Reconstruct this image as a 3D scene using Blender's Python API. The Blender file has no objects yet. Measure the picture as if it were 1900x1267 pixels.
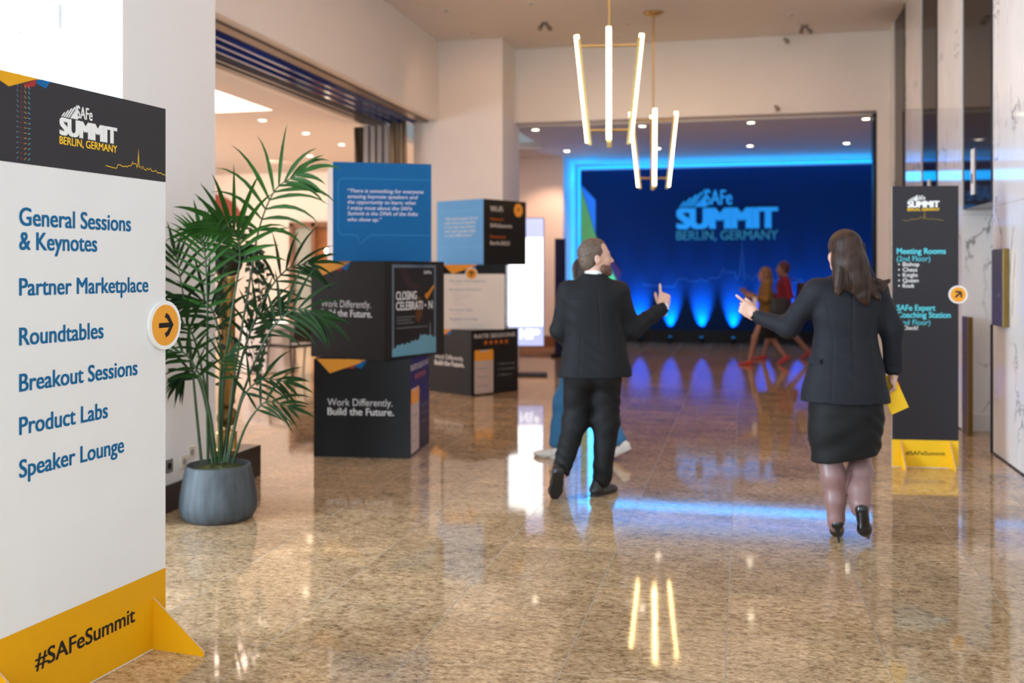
import bpy, bmesh, math, random
import numpy as np
from mathutils import Vector, Matrix, Euler

random.seed(7)
SC = bpy.context.scene
COL = SC.collection
PI = math.pi

# ------------------------------------------------------------------ camera
cam_data = bpy.data.cameras.new('camera')
cam = bpy.data.objects.new('camera', cam_data)
COL.objects.link(cam)
cam.location = (0, 0, 1.5)
cam.rotation_euler = (PI / 2, 0, math.radians(13.114))
cam_data.sensor_width = 36.0
cam_data.lens = 1850.0 / 1900.0 * 36.0
cam_data.shift_y = -130.5 / 1900.0
cam_data.clip_end = 200
cam_data.dof.use_dof = True
cam_data.dof.focus_distance = 3.95
cam_data.dof.aperture_fstop = 1.9
SC.camera = cam

# ------------------------------------------------------------------ world, lights, exposure
SC.view_settings.view_transform = 'Standard'
SC.view_settings.look = 'None'
SC.view_settings.exposure = 0.03
SC.view_settings.gamma = 1.0
SC.view_settings.use_curve_mapping = False
SC.cycles.max_bounces = 8
SC.cycles.diffuse_bounces = 4
SC.cycles.glossy_bounces = 4
SC.cycles.caustics_reflective = False
SC.cycles.caustics_refractive = False
SC.cycles.sample_clamp_indirect = 6.0

world = bpy.data.worlds.new('world')
SC.world = world
world.use_nodes = True
world.node_tree.nodes['Background'].inputs['Color'].default_value = (0.85, 0.93, 1.0, 1)
world.node_tree.nodes['Background'].inputs['Strength'].default_value = 0.30


def light(name, kind, loc, target, energy, color, **kw):
    d = bpy.data.lights.new(name, kind)
    d.energy = energy
    d.color = color
    for k, v in kw.items():
        setattr(d, k, v)
    o = bpy.data.objects.new(name, d)
    COL.objects.link(o)
    o.location = loc
    v = Vector(target) - Vector(loc)
    o.rotation_euler = v.to_track_quat('-Z', 'Y').to_euler()
    return o


WARM = (1.0, 0.57, 0.37)
WARMW = (1.0, 0.76, 0.60)
DAY = (0.74, 0.90, 1.0)
BLUE = (0.0, 0.17, 1.0)
CYAN = (0.0, 0.42, 1.0)
# daylight through the entrance windows behind and to the left of the camera
light('entrance_daylight', 'AREA', (-3.0, -4.3, 3.0), (1.4, 6.5, 0.9), 350, DAY, shape='RECTANGLE', size=3.0, size_y=3.0)
light('facade_daylight', 'AREA', (1.2, -4.6, 2.3), (0.4, 6.0, 1.5), 85, DAY, shape='RECTANGLE', size=4.5, size_y=4.0)
light('left_window_daylight', 'AREA', (-8.4, 0.6, 2.2), (2.0, 7.4, 1.0), 1250, (0.64, 0.82, 1.0), shape='RECTANGLE', size=3.0, size_y=3.0)
light('side_window_daylight', 'AREA', (-6.6, 1.2, 2.6), (-4.6, 5.1, 2.7), 45, (0.94, 0.98, 1.0), shape='RECTANGLE', size=2.2, size_y=3.0)
# added warm fill under the hall ceiling, out of the camera's view
light('hall_warm_fill', 'AREA', (-0.9, 9.0, 4.86), (-0.9, 9.0, 0), 70, WARM, shape='RECTANGLE', size=4.5, size_y=5.0)
# added fill spots for the header wall; recessed lamps of back and side room
for lx, ly in ((-3.6, 12.2), (-2.0, 12.2), (-0.4, 12.2), (1.2, 12.2)):
    light('hall_header_fill', 'SPOT', (lx, ly, 4.84), (lx, 15.0, 2.2), 34, WARM, spot_size=1.75, spot_blend=0.8, shadow_soft_size=0.06)

BACK_LAMPS = [(x, y) for y in (15.6, 18.5) for x in (-3.25, -1.55, 0.10, 1.76)]
SIDE_LAMPS = [(-7.03, 13.7), (-7.0, 15.15), (-7.0, 16.65), (-8.3, 18.15)]

# ------------------------------------------------------------------ helpers: nodes and materials
MATS = {}


def new_mat(name):
    m = bpy.data.materials.new(name)
    m.use_nodes = True
    nt = m.node_tree
    b = nt.nodes['Principled BSDF']
    MATS[name] = m
    return m, nt, b


def srgb(r, g, b):
    f = lambda c: (c / 255 / 12.92) if c / 255 <= 0.04045 else ((c / 255 + 0.055) / 1.055) ** 2.4
    return (f(r), f(g), f(b), 1)


def plain(name, col, rough=0.5, metal=0.0, spec=0.5, noise=0.05, scale=30, bump=0.0, emit=None, estr=0.0, coord='Object', stretch=None):
    """A procedural material: a base colour varied a little by noise, optionally a fine bump."""
    m, nt, b = new_mat(name)
    if len(col) == 3:
        col = (*col, 1)
    b.inputs['Roughness'].default_value = rough
    b.inputs['Metallic'].default_value = metal
    b.inputs['Specular IOR Level'].default_value = spec
    tc = nt.nodes.new('ShaderNodeTexCoord')
    mp = nt.nodes.new('ShaderNodeMapping')
    if stretch:
        mp.inputs['Scale'].default_value = stretch
    nz = nt.nodes.new('ShaderNodeTexNoise')
    nz.inputs['Scale'].default_value = scale
    nz.inputs['Detail'].default_value = 4
    nt.links.new(tc.outputs[coord], mp.inputs['Vector'])
    nt.links.new(mp.outputs['Vector'], nz.inputs['Vector'])
    rmp = nt.nodes.new('ShaderNodeValToRGB')
    rmp.color_ramp.elements[0].position = 0.25
    rmp.color_ramp.elements[1].position = 0.75
    rmp.color_ramp.elements[0].color = tuple(max(0, c * (1 - noise)) for c in col[:3]) + (1,)
    rmp.color_ramp.elements[1].color = tuple(min(1, c * (1 + noise)) for c in col[:3]) + (1,)
    nt.links.new(nz.outputs['Fac'], rmp.inputs['Fac'])
    nt.links.new(rmp.outputs['Color'], b.inputs['Base Color'])
    if bump:
        bp = nt.nodes.new('ShaderNodeBump')
        bp.inputs['Strength'].default_value = bump
        bp.inputs['Distance'].default_value = 0.01
        nt.links.new(nz.outputs['Fac'], bp.inputs['Height'])
        nt.links.new(bp.outputs['Normal'], b.inputs['Normal'])
    if emit:
        b.inputs['Emission Color'].default_value = (*emit, 1) if len(emit) == 3 else emit
        b.inputs['Emission Strength'].default_value = estr
    return m


def math_node(nt, op, a=None, b=None, v=None):
    n = nt.nodes.new('ShaderNodeMath')
    n.operation = op
    for i, x in enumerate((a, b, v)):
        if x is None:
            continue
        if isinstance(x, (int, float)):
            n.inputs[i].default_value = x
        else:
            nt.links.new(x, n.inputs[i])
    return n.outputs[0]


def mix_rgb(nt, fac, a, b):
    n = nt.nodes.new('ShaderNodeMix')
    n.data_type = 'RGBA'
    for sock, x in ((n.inputs['Factor'], fac), (n.inputs['A'], a), (n.inputs['B'], b)):
        pass
    ins = {s.identifier: s for s in n.inputs}
    for key, x in (('Factor_Float', fac), ('A_Color', a), ('B_Color', b)):
        s = ins[key]
        if isinstance(x, (int, float, tuple)):
            s.default_value = x
        else:
            nt.links.new(x, s)
    return [o for o in n.outputs if o.identifier == 'Result_Color'][0]


def ramp(nt, fac, stops):
    n = nt.nodes.new('ShaderNodeValToRGB')
    els = n.color_ramp.elements
    while len(els) < len(stops):
        els.new(0.5)
    for e, (p, c) in zip(els, stops):
        e.position = p
        e.color = c if len(c) == 4 else (*c, 1)
    nt.links.new(fac, n.inputs['Fac'])
    return n.outputs['Color']


def granite():
    m, nt, b = new_mat('polished_granite')
    tc = nt.nodes.new('ShaderNodeTexCoord')
    sep = nt.nodes.new('ShaderNodeSeparateXYZ')
    nt.links.new(tc.outputs['Object'], sep.inputs[0])
    TX, TY = 0.6, 0.545
    ux = math_node(nt, 'DIVIDE', math_node(nt, 'ADD', sep.outputs['X'], 0.07 + 60.0), TX)
    uy = math_node(nt, 'DIVIDE', math_node(nt, 'ADD', sep.outputs['Y'], -4.217 + 54.5), TY)
    fx = math_node(nt, 'FRACT', ux)
    fy = math_node(nt, 'FRACT', uy)
    ix = math_node(nt, 'FLOOR', ux)
    iy = math_node(nt, 'FLOOR', uy)
    cell = nt.nodes.new('ShaderNodeCombineXYZ')
    nt.links.new(ix, cell.inputs[0])
    nt.links.new(iy, cell.inputs[1])
    wn = nt.nodes.new('ShaderNodeTexWhiteNoise')
    wn.noise_dimensions = '3D'
    nt.links.new(cell.outputs[0], wn.inputs['Vector'])
    # shift the stone pattern per tile
    vm = nt.nodes.new('ShaderNodeVectorMath')
    vm.operation = 'MULTIPLY_ADD'
    nt.links.new(wn.outputs['Color'], vm.inputs[0])
    vm.inputs[1].default_value = (9, 9, 9)
    nt.links.new(tc.outputs['Object'], vm.inputs[2])
    mp = nt.nodes.new('ShaderNodeMapping')
    mp.inputs['Rotation'].default_value = (0, 0, 0.15)
    mp.inputs['Scale'].default_value = (0.62, 1.0, 1.0)
    nt.links.new(vm.outputs[0], mp.inputs['Vector'])
    n1 = nt.nodes.new('ShaderNodeTexNoise')
    n1.inputs['Scale'].default_value = 95
    n1.inputs['Detail'].default_value = 6
    n1.inputs['Roughness'].default_value = 0.7
    nt.links.new(mp.outputs[0], n1.inputs['Vector'])
    n2 = nt.nodes.new('ShaderNodeTexNoise')
    n2.inputs['Scale'].default_value = 5
    n2.inputs['Detail'].default_value = 5
    nt.links.new(mp.outputs[0], n2.inputs['Vector'])
    n3 = nt.nodes.new('ShaderNodeTexNoise')
    n3.inputs['Scale'].default_value = 38
    n3.inputs['Detail'].default_value = 5
    n3.inputs['Roughness'].default_value = 0.65
    nt.links.new(mp.outputs[0], n3.inputs['Vector'])
    c1 = ramp(nt, n1.outputs['Fac'], [(0.33, (0.05, 0.030, 0.016)), (0.43, (0.27, 0.17, 0.09)), (0.56, (0.50, 0.345, 0.205)), (0.70, (0.70, 0.56, 0.39))])
    c3 = ramp(nt, n3.outputs['Fac'], [(0.36, (0.12, 0.075, 0.038)), (0.52, (0.52, 0.36, 0.215)), (0.68, (0.72, 0.58, 0.41))])
    cm = mix_rgb(nt, 0.45, c1, c3)
    tint = ramp(nt, n2.outputs['Fac'], [(0.3, (0.74, 0.70, 0.62)), (0.55, (1.0, 0.96, 0.88)), (0.75, (1.25, 1.18, 1.06))])
    mul = nt.nodes.new('ShaderNodeMix')
    mul.data_type = 'RGBA'
    mul.blend_type = 'MULTIPLY'
    ins = {s.identifier: s for s in mul.inputs}
    ins['Factor_Float'].default_value = 0.8
    nt.links.new(cm, ins['A_Color'])
    nt.links.new(tint, ins['B_Color'])
    out = [o for o in mul.outputs if o.identifier == 'Result_Color'][0]
    hsv = nt.nodes.new('ShaderNodeHueSaturation')
    nt.links.new(out, hsv.inputs['Color'])
    val = math_node(nt, 'MULTIPLY_ADD', wn.outputs['Value'], 0.24, 0.92)
    nt.links.new(val, hsv.inputs['Value'])
    hsv.inputs['Saturation'].default_value = 1.0
    # joints
    ax = math_node(nt, 'ABSOLUTE', math_node(nt, 'SUBTRACT', fx, 0.5))
    ay = math_node(nt, 'ABSOLUTE', math_node(nt, 'SUBTRACT', fy, 0.5))
    jx = math_node(nt, 'GREATER_THAN', ax, 0.5 - 0.0016 / TX)
    jy = math_node(nt, 'GREATER_THAN', ay, 0.5 - 0.0010 / TY)
    j = math_node(nt, 'MAXIMUM', jx, jy)
    col = mix_rgb(nt, j, hsv.outputs['Color'], (0.27, 0.25, 0.23, 1))
    nt.links.new(col, b.inputs['Base Color'])
    r = math_node(nt, 'MULTIPLY_ADD', n2.outputs['Fac'], 0.05, 0.03)
    r2 = math_node(nt, 'MULTIPLY_ADD', j, 0.35, r)
    nt.links.new(r2, b.inputs['Roughness'])
    b.inputs['IOR'].default_value = 1.62
    bp = nt.nodes.new('ShaderNodeBump')
    bp.inputs['Strength'].default_value = 0.012
    bp.inputs['Distance'].default_value = 0.01
    n4 = nt.nodes.new('ShaderNodeTexNoise')
    n4.inputs['Scale'].default_value = 7
    nt.links.new(tc.outputs['Object'], n4.inputs['Vector'])
    nt.links.new(n4.outputs['Fac'], bp.inputs['Height'])
    nt.links.new(bp.outputs['Normal'], b.inputs['Normal'])
    return m


def marble():
    m, nt, b = new_mat('veined_marble')
    tc = nt.nodes.new('ShaderNodeTexCoord')
    sep = nt.nodes.new('ShaderNodeSeparateXYZ')
    nt.links.new(tc.outputs['Object'], sep.inputs[0])
    # book-matched slabs: mirror the pattern along the wall every 0.42 m
    pp = math_node(nt, 'PINGPONG', math_node(nt, 'ADD', sep.outputs['Y'], 20.05), 0.78)
    cb = nt.nodes.new('ShaderNodeCombineXYZ')
    nt.links.new(math_node(nt, 'ADD', pp, math_node(nt, 'MULTIPLY', sep.outputs['X'], 0.8)), cb.inputs[1])
    nt.links.new(sep.outputs['X'], cb.inputs[0])
    nt.links.new(sep.outputs['Z'], cb.inputs[2])
    mp = nt.nodes.new('ShaderNodeMapping')
    mp.inputs['Scale'].default_value = (1.0, 1.15, 0.72)
    mp.inputs['Rotation'].default_value = (0.35, 0, 0)
    nt.links.new(cb.outputs[0], mp.inputs['Vector'])
    nz = nt.nodes.new('ShaderNodeTexNoise')
    nz.inputs['Scale'].default_value = 1.15
    nz.inputs['Detail'].default_value = 6
    nz.inputs['Roughness'].default_value = 0.55
    nz.inputs['Distortion'].default_value = 0.5
    nt.links.new(mp.outputs[0], nz.inputs['Vector'])
    d = math_node(nt, 'ABSOLUTE', math_node(nt, 'SUBTRACT', nz.outputs['Fac'], 0.5))
    n2 = nt.nodes.new('ShaderNodeTexNoise')
    n2.inputs['Scale'].default_value = 1.3
    n2.inputs['Detail'].default_value = 2
    nt.links.new(mp.outputs[0], n2.inputs['Vector'])
    # vein strength fades in and out
    s = ramp(nt, n2.outputs['Fac'], [(0.39, (0, 0, 0)), (0.52, (1, 1, 1))])
    v = ramp(nt, d, [(0.0, (1, 1, 1)), (0.003, (0.7, 0.7, 0.7)), (0.011, (0, 0, 0))])
    fac = math_node(nt, 'MULTIPLY', v, s)
    soft = ramp(nt, nz.outputs['Fac'], [(0.35, (0.76, 0.755, 0.76)), (0.62, (0.86, 0.855, 0.855))])
    col = mix_rgb(nt, math_node(nt, 'MULTIPLY', fac, 0.88), soft, (0.15, 0.15, 0.17, 1))
    # slab joints
    fz = math_node(nt, 'FRACT', math_node(nt, 'DIVIDE', math_node(nt, 'ADD', sep.outputs['Z'], 0.37), 2.4))
    jz = math_node(nt, 'LESS_THAN', fz, 0.0016)
    col = mix_rgb(nt, jz, col, (0.35, 0.34, 0.33, 1))
    nt.links.new(col, b.inputs['Base Color'])
    b.inputs['Roughness'].default_value = 0.07
    b.inputs['IOR'].default_value = 1.5
    return m


# ------------------------------------------------------------------ helpers: meshes
class MB:
    """Collects shapes and links them as one mesh object."""

    def __init__(s):
        s.v, s.f, s.m, s.sm = [], [], [], []

    def add(s, verts, faces, mi=0, smooth=False):
        n = len(s.v)
        s.v += [tuple(v) for v in verts]
        s.f += [tuple(i + n for i in f) for f in faces]
        s.m += [mi] * len(faces)
        s.sm += [smooth] * len(faces)
        return s

    def box(s, x0, y0, z0, x1, y1, z1, mi=0):
        v = [(x, y, z) for z in (z0, z1) for y in (y0, y1) for x in (x0, x1)]
        return s.add(v, [(0, 2, 3, 1), (4, 5, 7, 6), (0, 1, 5, 4), (2, 6, 7, 3), (0, 4, 6, 2), (1, 3, 7, 5)], mi)

    def poly(s, pts, mi=0):
        return s.add(pts, [tuple(range(len(pts)))], mi)

    def prism(s, pts, d, mi=0, mi_side=None):
        """pts: planar 3D outline, extruded by the vector d."""
        n = len(pts)
        d = Vector(d)
        p = [Vector(q) for q in pts]
        v = p + [q + d for q in p]
        s.add(v, [tuple(range(n))[::-1], tuple(range(n, 2 * n))], mi)
        s.add(v, [(i, (i + 1) % n, n + (i + 1) % n, n + i) for i in range(n)], mi if mi_side is None else mi_side)
        return s

    def tube(s, pts, radii, seg=8, mi=0, caps=True, smooth=True, flat=None):
        pts = [Vector(p) for p in pts]
        if isinstance(radii, (int, float)):
            radii = [radii] * len(pts)
        n = len(pts)
        rings = []
        prev = None
        for i, p in enumerate(pts):
            t = (pts[min(i + 1, n - 1)] - pts[max(i - 1, 0)]).normalized()
            if prev is None:
                a = Vector((0, 0, 1)) if abs(t.z) < 0.9 else Vector((1, 0, 0))
                u = t.cross(a).normalized()
            else:
                u = (prev - t * prev.dot(t))
                u = u.normalized() if u.length > 1e-6 else t.cross(Vector((0.3, 0.5, 0.8))).normalized()
            prev = u
            w = t.cross(u)
            r = radii[i]
            rings.append([p + (u * math.cos(2 * PI * k / seg) + w * math.sin(2 * PI * k / seg)) * r for k in range(seg)])
        v = [q for r in rings for q in r]
        f = [(i * seg + k, i * seg + (k + 1) % seg, (i + 1) * seg + (k + 1) % seg, (i + 1) * seg + k) for i in range(n - 1) for k in range(seg)]
        s.add(v, f, mi, smooth)
        if caps:
            s.add(rings[0], [tuple(range(seg))[::-1]], mi)
            s.add(rings[-1], [tuple(range(seg))], mi)
        return s

    def lathe(s, prof, c=(0, 0, 0), seg=40, mi=0, smooth=True):
        """prof: (r, z) from bottom to top."""
        v = []
        for r, z in prof:
            for k in range(seg):
                a = 2 * PI * k / seg
                v.append((c[0] + r * math.cos(a), c[1] + r * math.sin(a), c[2] + z))
        f = [(i * seg + k, i * seg + (k + 1) % seg, (i + 1) * seg + (k + 1) % seg, (i + 1) * seg + k) for i in range(len(prof) - 1) for k in range(seg)]
        return s.add(v, f, mi, smooth)

    def disc(s, c, r, nrm, depth, seg=40, mi=0, mi_side=None):
        nrm = Vector(nrm).normalized()
        a = Vector((0, 0, 1)) if abs(nrm.z) < 0.9 else Vector((1, 0, 0))
        u = a.cross(nrm).normalized()
        w = nrm.cross(u)
        pts = [Vector(c) + (u * math.cos(2 * PI * k / seg) + w * math.sin(2 * PI * k / seg)) * r for k in range(seg)]
        return s.prism(pts, nrm * depth, mi, mi_side)

    def build(s, name, mats, parent=None, loc=None, rotz=0.0, bevel=0.0, bseg=2):
        me = bpy.data.meshes.new(name)
        me.from_pydata(s.v, [], s.f)
        mats = mats if isinstance(mats, (list, tuple)) else [mats]
        for m in mats:
            me.materials.append(m)
        me.polygons.foreach_set('material_index', s.m)
        me.polygons.foreach_set('use_smooth', s.sm)
        me.update()
        o = bpy.data.objects.new(name, me)
        COL.objects.link(o)
        if parent:
            o.parent = parent
        if loc is not None:
            o.location = loc
        o.rotation_euler = (0, 0, rotz)
        if bevel:
            b = o.modifiers.new('bevel', 'BEVEL')
            b.width = bevel
            b.segments = bseg
            b.limit_method = 'ANGLE'
            b.angle_limit = 0.6
        return o


def tag(o, label, cat, group=None, kind=None):
    o['label'] = label
    o['category'] = cat
    if group:
        o['group'] = group
    if kind:
        o['kind'] = kind
    return o


def thing(name, label, cat, loc=(0, 0, 0), rotz=0.0, group=None):
    o = bpy.data.objects.new(name, None)
    o.empty_display_size = 0.1
    COL.objects.link(o)
    o.location = loc
    o.rotation_euler = (0, 0, rotz)
    return tag(o, label, cat, group)


def struct(o):
    o['kind'] = 'structure'
    return o


def copy_tree(o, parent=None):
    c = o.copy()
    COL.objects.link(c)
    if parent:
        c.parent = parent
    for ch in list(o.children):
        copy_tree(ch, c)
    return c


class Frame:
    """A flat face: origin at its lower left corner, u to the right, z up, n towards the viewer."""

    def __init__(s, o, u, n=None, v=(0, 0, 1)):
        s.o, s.u, s.v = Vector(o), Vector(u).normalized(), Vector(v).normalized()
        s.n = s.u.cross(s.v).normalized()

    def p(s, u, v, off=0.0):
        return s.o + s.u * u + s.v * v + s.n * off


OFF = 0.0012


def poly_on(fr, pts, off=OFF, mb=None, mi=0):
    mb = mb or MB()
    mb.poly([fr.p(u, v, off) for u, v in pts], mi)
    return mb


def circle_pts(cu, cv, r, n=36, ru=None):
    return [(cu + (ru or r) * math.cos(2 * PI * k / n), cv + r * math.sin(2 * PI * k / n)) for k in range(n)]


def round_rect(u0, v0, u1, v1, r, n=6):
    pts = []
    for cu, cv, a0 in ((u1 - r, v1 - r, 0), (u0 + r, v1 - r, 90), (u0 + r, v0 + r, 180), (u1 - r, v0 + r, 270)):
        for k in range(n + 1):
            a = math.radians(a0 + 90 * k / n)
            pts.append((cu + r * math.cos(a), cv + r * math.sin(a)))
    return pts


def stroke_on(fr, pts, w, off=OFF, mb=None, mi=0):
    """A flat line of width w through 2D points on a face."""
    mb = mb or MB()
    n = len(pts)
    P = [Vector((a, b)) for a, b in pts]
    L, R = [], []
    for i in range(n):
        d = (P[min(i + 1, n - 1)] - P[max(i - 1, 0)])
        d = d.normalized() if d.length > 1e-9 else Vector((1, 0))
        q = Vector((-d.y, d.x)) * w / 2
        L.append(P[i] + q)
        R.append(P[i] - q)
    v = [fr.p(a.x, a.y, off) for a in L] + [fr.p(a.x, a.y, off) for a in R]
    mb.add(v, [(n + i, n + i + 1, i + 1, i) for i in range(n - 1)], mi)
    return mb


_TXT = {}


def text_raw(txt, bold=0.0, shear=0.0):
    key = (txt, bold, shear)
    if key in _TXT:
        return _TXT[key]
    cu = bpy.data.curves.new('lettering', 'FONT')
    cu.body = txt
    cu.size = 1.0
    cu.offset = bold
    cu.shear = shear
    cu.resolution_u = 4
    ob = bpy.data.objects.new('lettering_source', cu)
    COL.objects.link(ob)
    dg = bpy.context.evaluated_depsgraph_get()
    dg.update()
    me = bpy.data.meshes.new_from_object(ob.evaluated_get(dg))
    v = [tuple(q.co) for q in me.vertices]
    f = [tuple(p.vertices) for p in me.polygons]
    bpy.data.objects.remove(ob)
    bpy.data.meshes.remove(me)
    bpy.data.curves.remove(cu)
    _TXT[key] = (v, f)
    return v, f


def text_on(fr, txt, u, v, cap, width=None, bold=0.0, shear=0.0, off=OFF, align='L', mb=None, mi=0, cond=1.0):
    """Lettering on a face: baseline start (u, v), capital height cap, fitted to width when given."""
    mb = mb or MB()
    vs, fs = text_raw(txt, 0.0, shear)
    H = max(q[1] for q in text_raw('H', 0.0)[0])
    k = cap / H
    x0, x1 = min(q[0] for q in vs), max(q[0] for q in vs)
    kx = k * cond if width is None else width / (x1 - x0)
    w = (x1 - x0) * kx
    du = u - (w / 2 if align == 'C' else w if align == 'R' else 0)
    # keep lettering facing the viewer
    if not bold:
        mb.add([fr.p(du + (x - x0) * kx, v + y * k, off) for x, y, z in vs], fs, mi)
        return mb
    # heavier strokes: the letters again, shifted by part of a stroke, each copy a hair above the last
    e = bold * cap * 1.15
    kx *= (w - 2 * e) / w
    for i, (dx, dy) in enumerate(((-1, -.45), (-1, .45), (1, -.45), (1, .45), (0, 0))):
        mb.add([fr.p(du + e + dx * e + (x - x0) * kx, v + y * k + dy * e, off + i * 2e-5) for x, y, z in vs], fs, mi)
    return mb


def lines_on(parent, name, fr, mat, rows, off=OFF):
    """Separate lines of lettering, one part each: (text, u, baseline, cap height, width, boldness[, shear])."""
    for r in rows:
        text_on(fr, r[0], r[1], r[2], r[3], r[4], bold=r[5] if len(r) > 5 else 0.0, shear=r[6] if len(r) > 6 else 0.0, off=off).build(name, [mat], parent)


def bars_on(parent, name, fr, mat, rects, off=OFF):
    for u0, v0, u1, v1 in rects:
        poly_on(fr, [(u0, v0), (u1, v0), (u1, v1), (u0, v1)], off).build(name, [mat], parent)
# ------------------------------------------------------------------ materials of the setting
GRANITE = granite()
MARBLE = marble()
WALL = plain('painted_plaster', (0.80, 0.765, 0.735), 0.65, noise=0.015, scale=3)
WALLW = plain('white_painted_plaster', (0.80, 0.80, 0.80), 0.7, noise=0.01, scale=3)
CEIL = plain('ceiling_plaster', (0.74, 0.69, 0.66), 0.75, noise=0.015, scale=2)
BASEB = plain('dark_wood_skirting', (0.028, 0.020, 0.016), 0.35, noise=0.25, scale=8, stretch=(1, 12, 12))
BROWNW = plain('brown_wood', (0.20, 0.085, 0.035), 0.4, noise=0.25, scale=6, stretch=(10, 10, 1))
DGLASS = plain('dark_elevator_glass', (0.022, 0.018, 0.016), 0.04, spec=0.15, noise=0.03, scale=2)
DGLASS.node_tree.nodes['Principled BSDF'].inputs['IOR'].default_value = 1.22
BLACK = plain('black_satin', (0.007, 0.007, 0.008), 0.5, spec=.25, noise=0.1)
BRASS = plain('brushed_brass', (0.60, 0.42, 0.16), 0.32, metal=1.0, noise=0.08, scale=60, stretch=(1, 1, 20))
BRONZE = plain('dark_bronze', (0.20, 0.125, 0.035), 0.35, metal=0.8, noise=0.1, scale=40)
STEEL = plain('steel', (0.55, 0.55, 0.57), 0.3, metal=1.0, noise=0.05)
GREYP = plain('grey_partition', (0.30, 0.29, 0.29), 0.4, noise=0.08, scale=5)
BLUEGL = plain('blue_tinted_glass', (0.035, 0.055, 0.21), 0.10, spec=0.8, noise=0.2, scale=1.5, stretch=(6, 0.5, 1))
TAUPE = plain('taupe_metal', (0.16, 0.12, 0.10), 0.35, metal=0.3, noise=0.15, scale=2, stretch=(8, 0.6, 1))
GREYM = plain('grey_track_metal', (0.22, 0.21, 0.21), 0.3, metal=0.6, noise=0.15, scale=2, stretch=(8, 0.6, 1))

HC, RC = 4.92, 3.76          # hall ceiling, lower ceilings

# ------------------------------------------------------------------ floor and ceilings
struct(MB().box(-15, -5.2, -0.12, 6, 22.0, 0).build('floor', GRANITE))
struct(MB().box(-4.6, -5.2, HC, 3.0, 15.3, HC + 0.12).build('ceiling', CEIL))
struct(MB().box(-3.56, 15.3, RC, 3.4, 21.4, RC + 0.12).box(-4.6, 18.0, RC, -3.56, 21.4, RC + 0.12).build('ceiling_back', CEIL))
SKY0, SKY1, SKYX0, SKYX1 = 11.1, 12.9, -8.6, -6.45
mb = MB()
mb.box(-15, 6.14, RC, -5.75, SKY0, RC + 0.1).box(-15, SKY1, RC, -5.75, 21.4, RC + 0.1)
mb.box(SKYX1, SKY0, RC, -5.75, SKY1, RC + 0.1).box(-15, SKY0, RC, SKYX0, SKY1, RC + 0.1)
# the raised tray of the light cove
mb.box(SKYX0, SKY0, RC + 0.55, SKYX1, SKY1, RC + 0.6)
mb.box(SKYX0 - .04, SKY0, RC + .1, SKYX0, SKY1, RC + 0.6).box(SKYX1, SKY0, RC + .1, SKYX1 + .04, SKY1, RC + 0.6)
mb.box(SKYX0, SKY0 - .04, RC + .1, SKYX1, SKY0, RC + 0.6).box(SKYX0, SKY1, RC + .1, SKYX1, SKY1 + .04, RC + 0.6)
struct(mb.build('ceiling_left', CEIL))

# ------------------------------------------------------------------ left side: white wall, pillar, lintel, pier
struct(MB().box(-9.0, 5.1, 0, -3.5, 6.14, HC).build('wall_left', WALLW))
struct(MB().box(-9.1, -5.2, 0, -9.0, 6.14, HC).build('wall_west', WALLW))
struct(MB().box(-9.0, -5.2, HC, -4.6, 6.14, HC + .1).build('ceiling_entrance', WALLW))
struct(MB().box(-4.55, 6.14, 3.74, -4.43, 14.2, HC).build('wall_lintel', WALL))
struct(MB().box(-4.82, 14.2, 0, -3.45, 15.3, HC).build('wall_pier', WALL))
struct(MB().box(-3.497, 5.104, 0, -3.478, 6.14, 0.17).build('baseboard_left', BASEB, bevel=0.003))
# low dark plinth that runs on behind the pillar
struct(MB().box(-4.35, 6.145, 0, -3.46, 6.72, 0.225).build('trim_plinth', BASEB, bevel=0.004))

# ------------------------------------------------------------------ far end: header wall, right return, back room
struct(MB().box(-3.45, 15.0, 3.79, 2.0, 15.3, HC).build('wall_header', WALL))
struct(MB().box(1.84, 15.0, 0, 2.0, 15.3, 3.79).build('wall_right_jamb', WALL))
struct(MB().box(1.80, 15.02, 0, 1.838, 15.28, 3.76).build('trim_jamb', BLACK))
struct(MB().box(-4.7, 19.4, 0, -3.48, 21.3, RC).build('wall_back_left', WALL))
struct(MB().box(-4.7, 15.3, 0, -4.6, 19.4, RC).build('wall_back_side', WALL))
struct(MB().box(3.3, 15.3, 0, 3.4, 21.4, RC).build('wall_back_right', WALL))
struct(MB().box(-3.48, 21.3, 0, 3.4, 21.4, RC).build('wall_back', WALLW))
struct(MB().box(-4.6, 19.375, 0, -3.49, 19.399, 0.22).build('baseboard_back', BROWNW))

# ------------------------------------------------------------------ side room
struct(MB().box(-15, 21.2, 0, -4.7, 21.3, RC).build('wall_side_room_back', plain('side_room_plaster', (0.86, 0.80, 0.745), 0.7, noise=0.015, scale=3)))
struct(MB().box(-15.1, 6.14, 0, -15, 21.3, RC).build('wall_side_room_left', WALL))
struct(MB().box(-15, 6.02, 0, -9.0, 6.14, RC).build('wall_side_room_front', WALL))
RED = plain('red_painted_arch', (0.30, 0.055, 0.035), 0.6, noise=0.04)
arch = [(-12.35 + 0.98 * math.cos(a), 2.62 + 0.72 * math.sin(a)) for a in [PI - k * PI / 24 for k in range(25)]]
MBa = MB()
MBa.prism([(x, 21.19, z) for x, z in arch], (0, -0.03, 0))
tag(MBa.build('arched_panel', RED), 'dark red half-round panel high on the far wall of the side room', 'wall panel')

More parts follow.
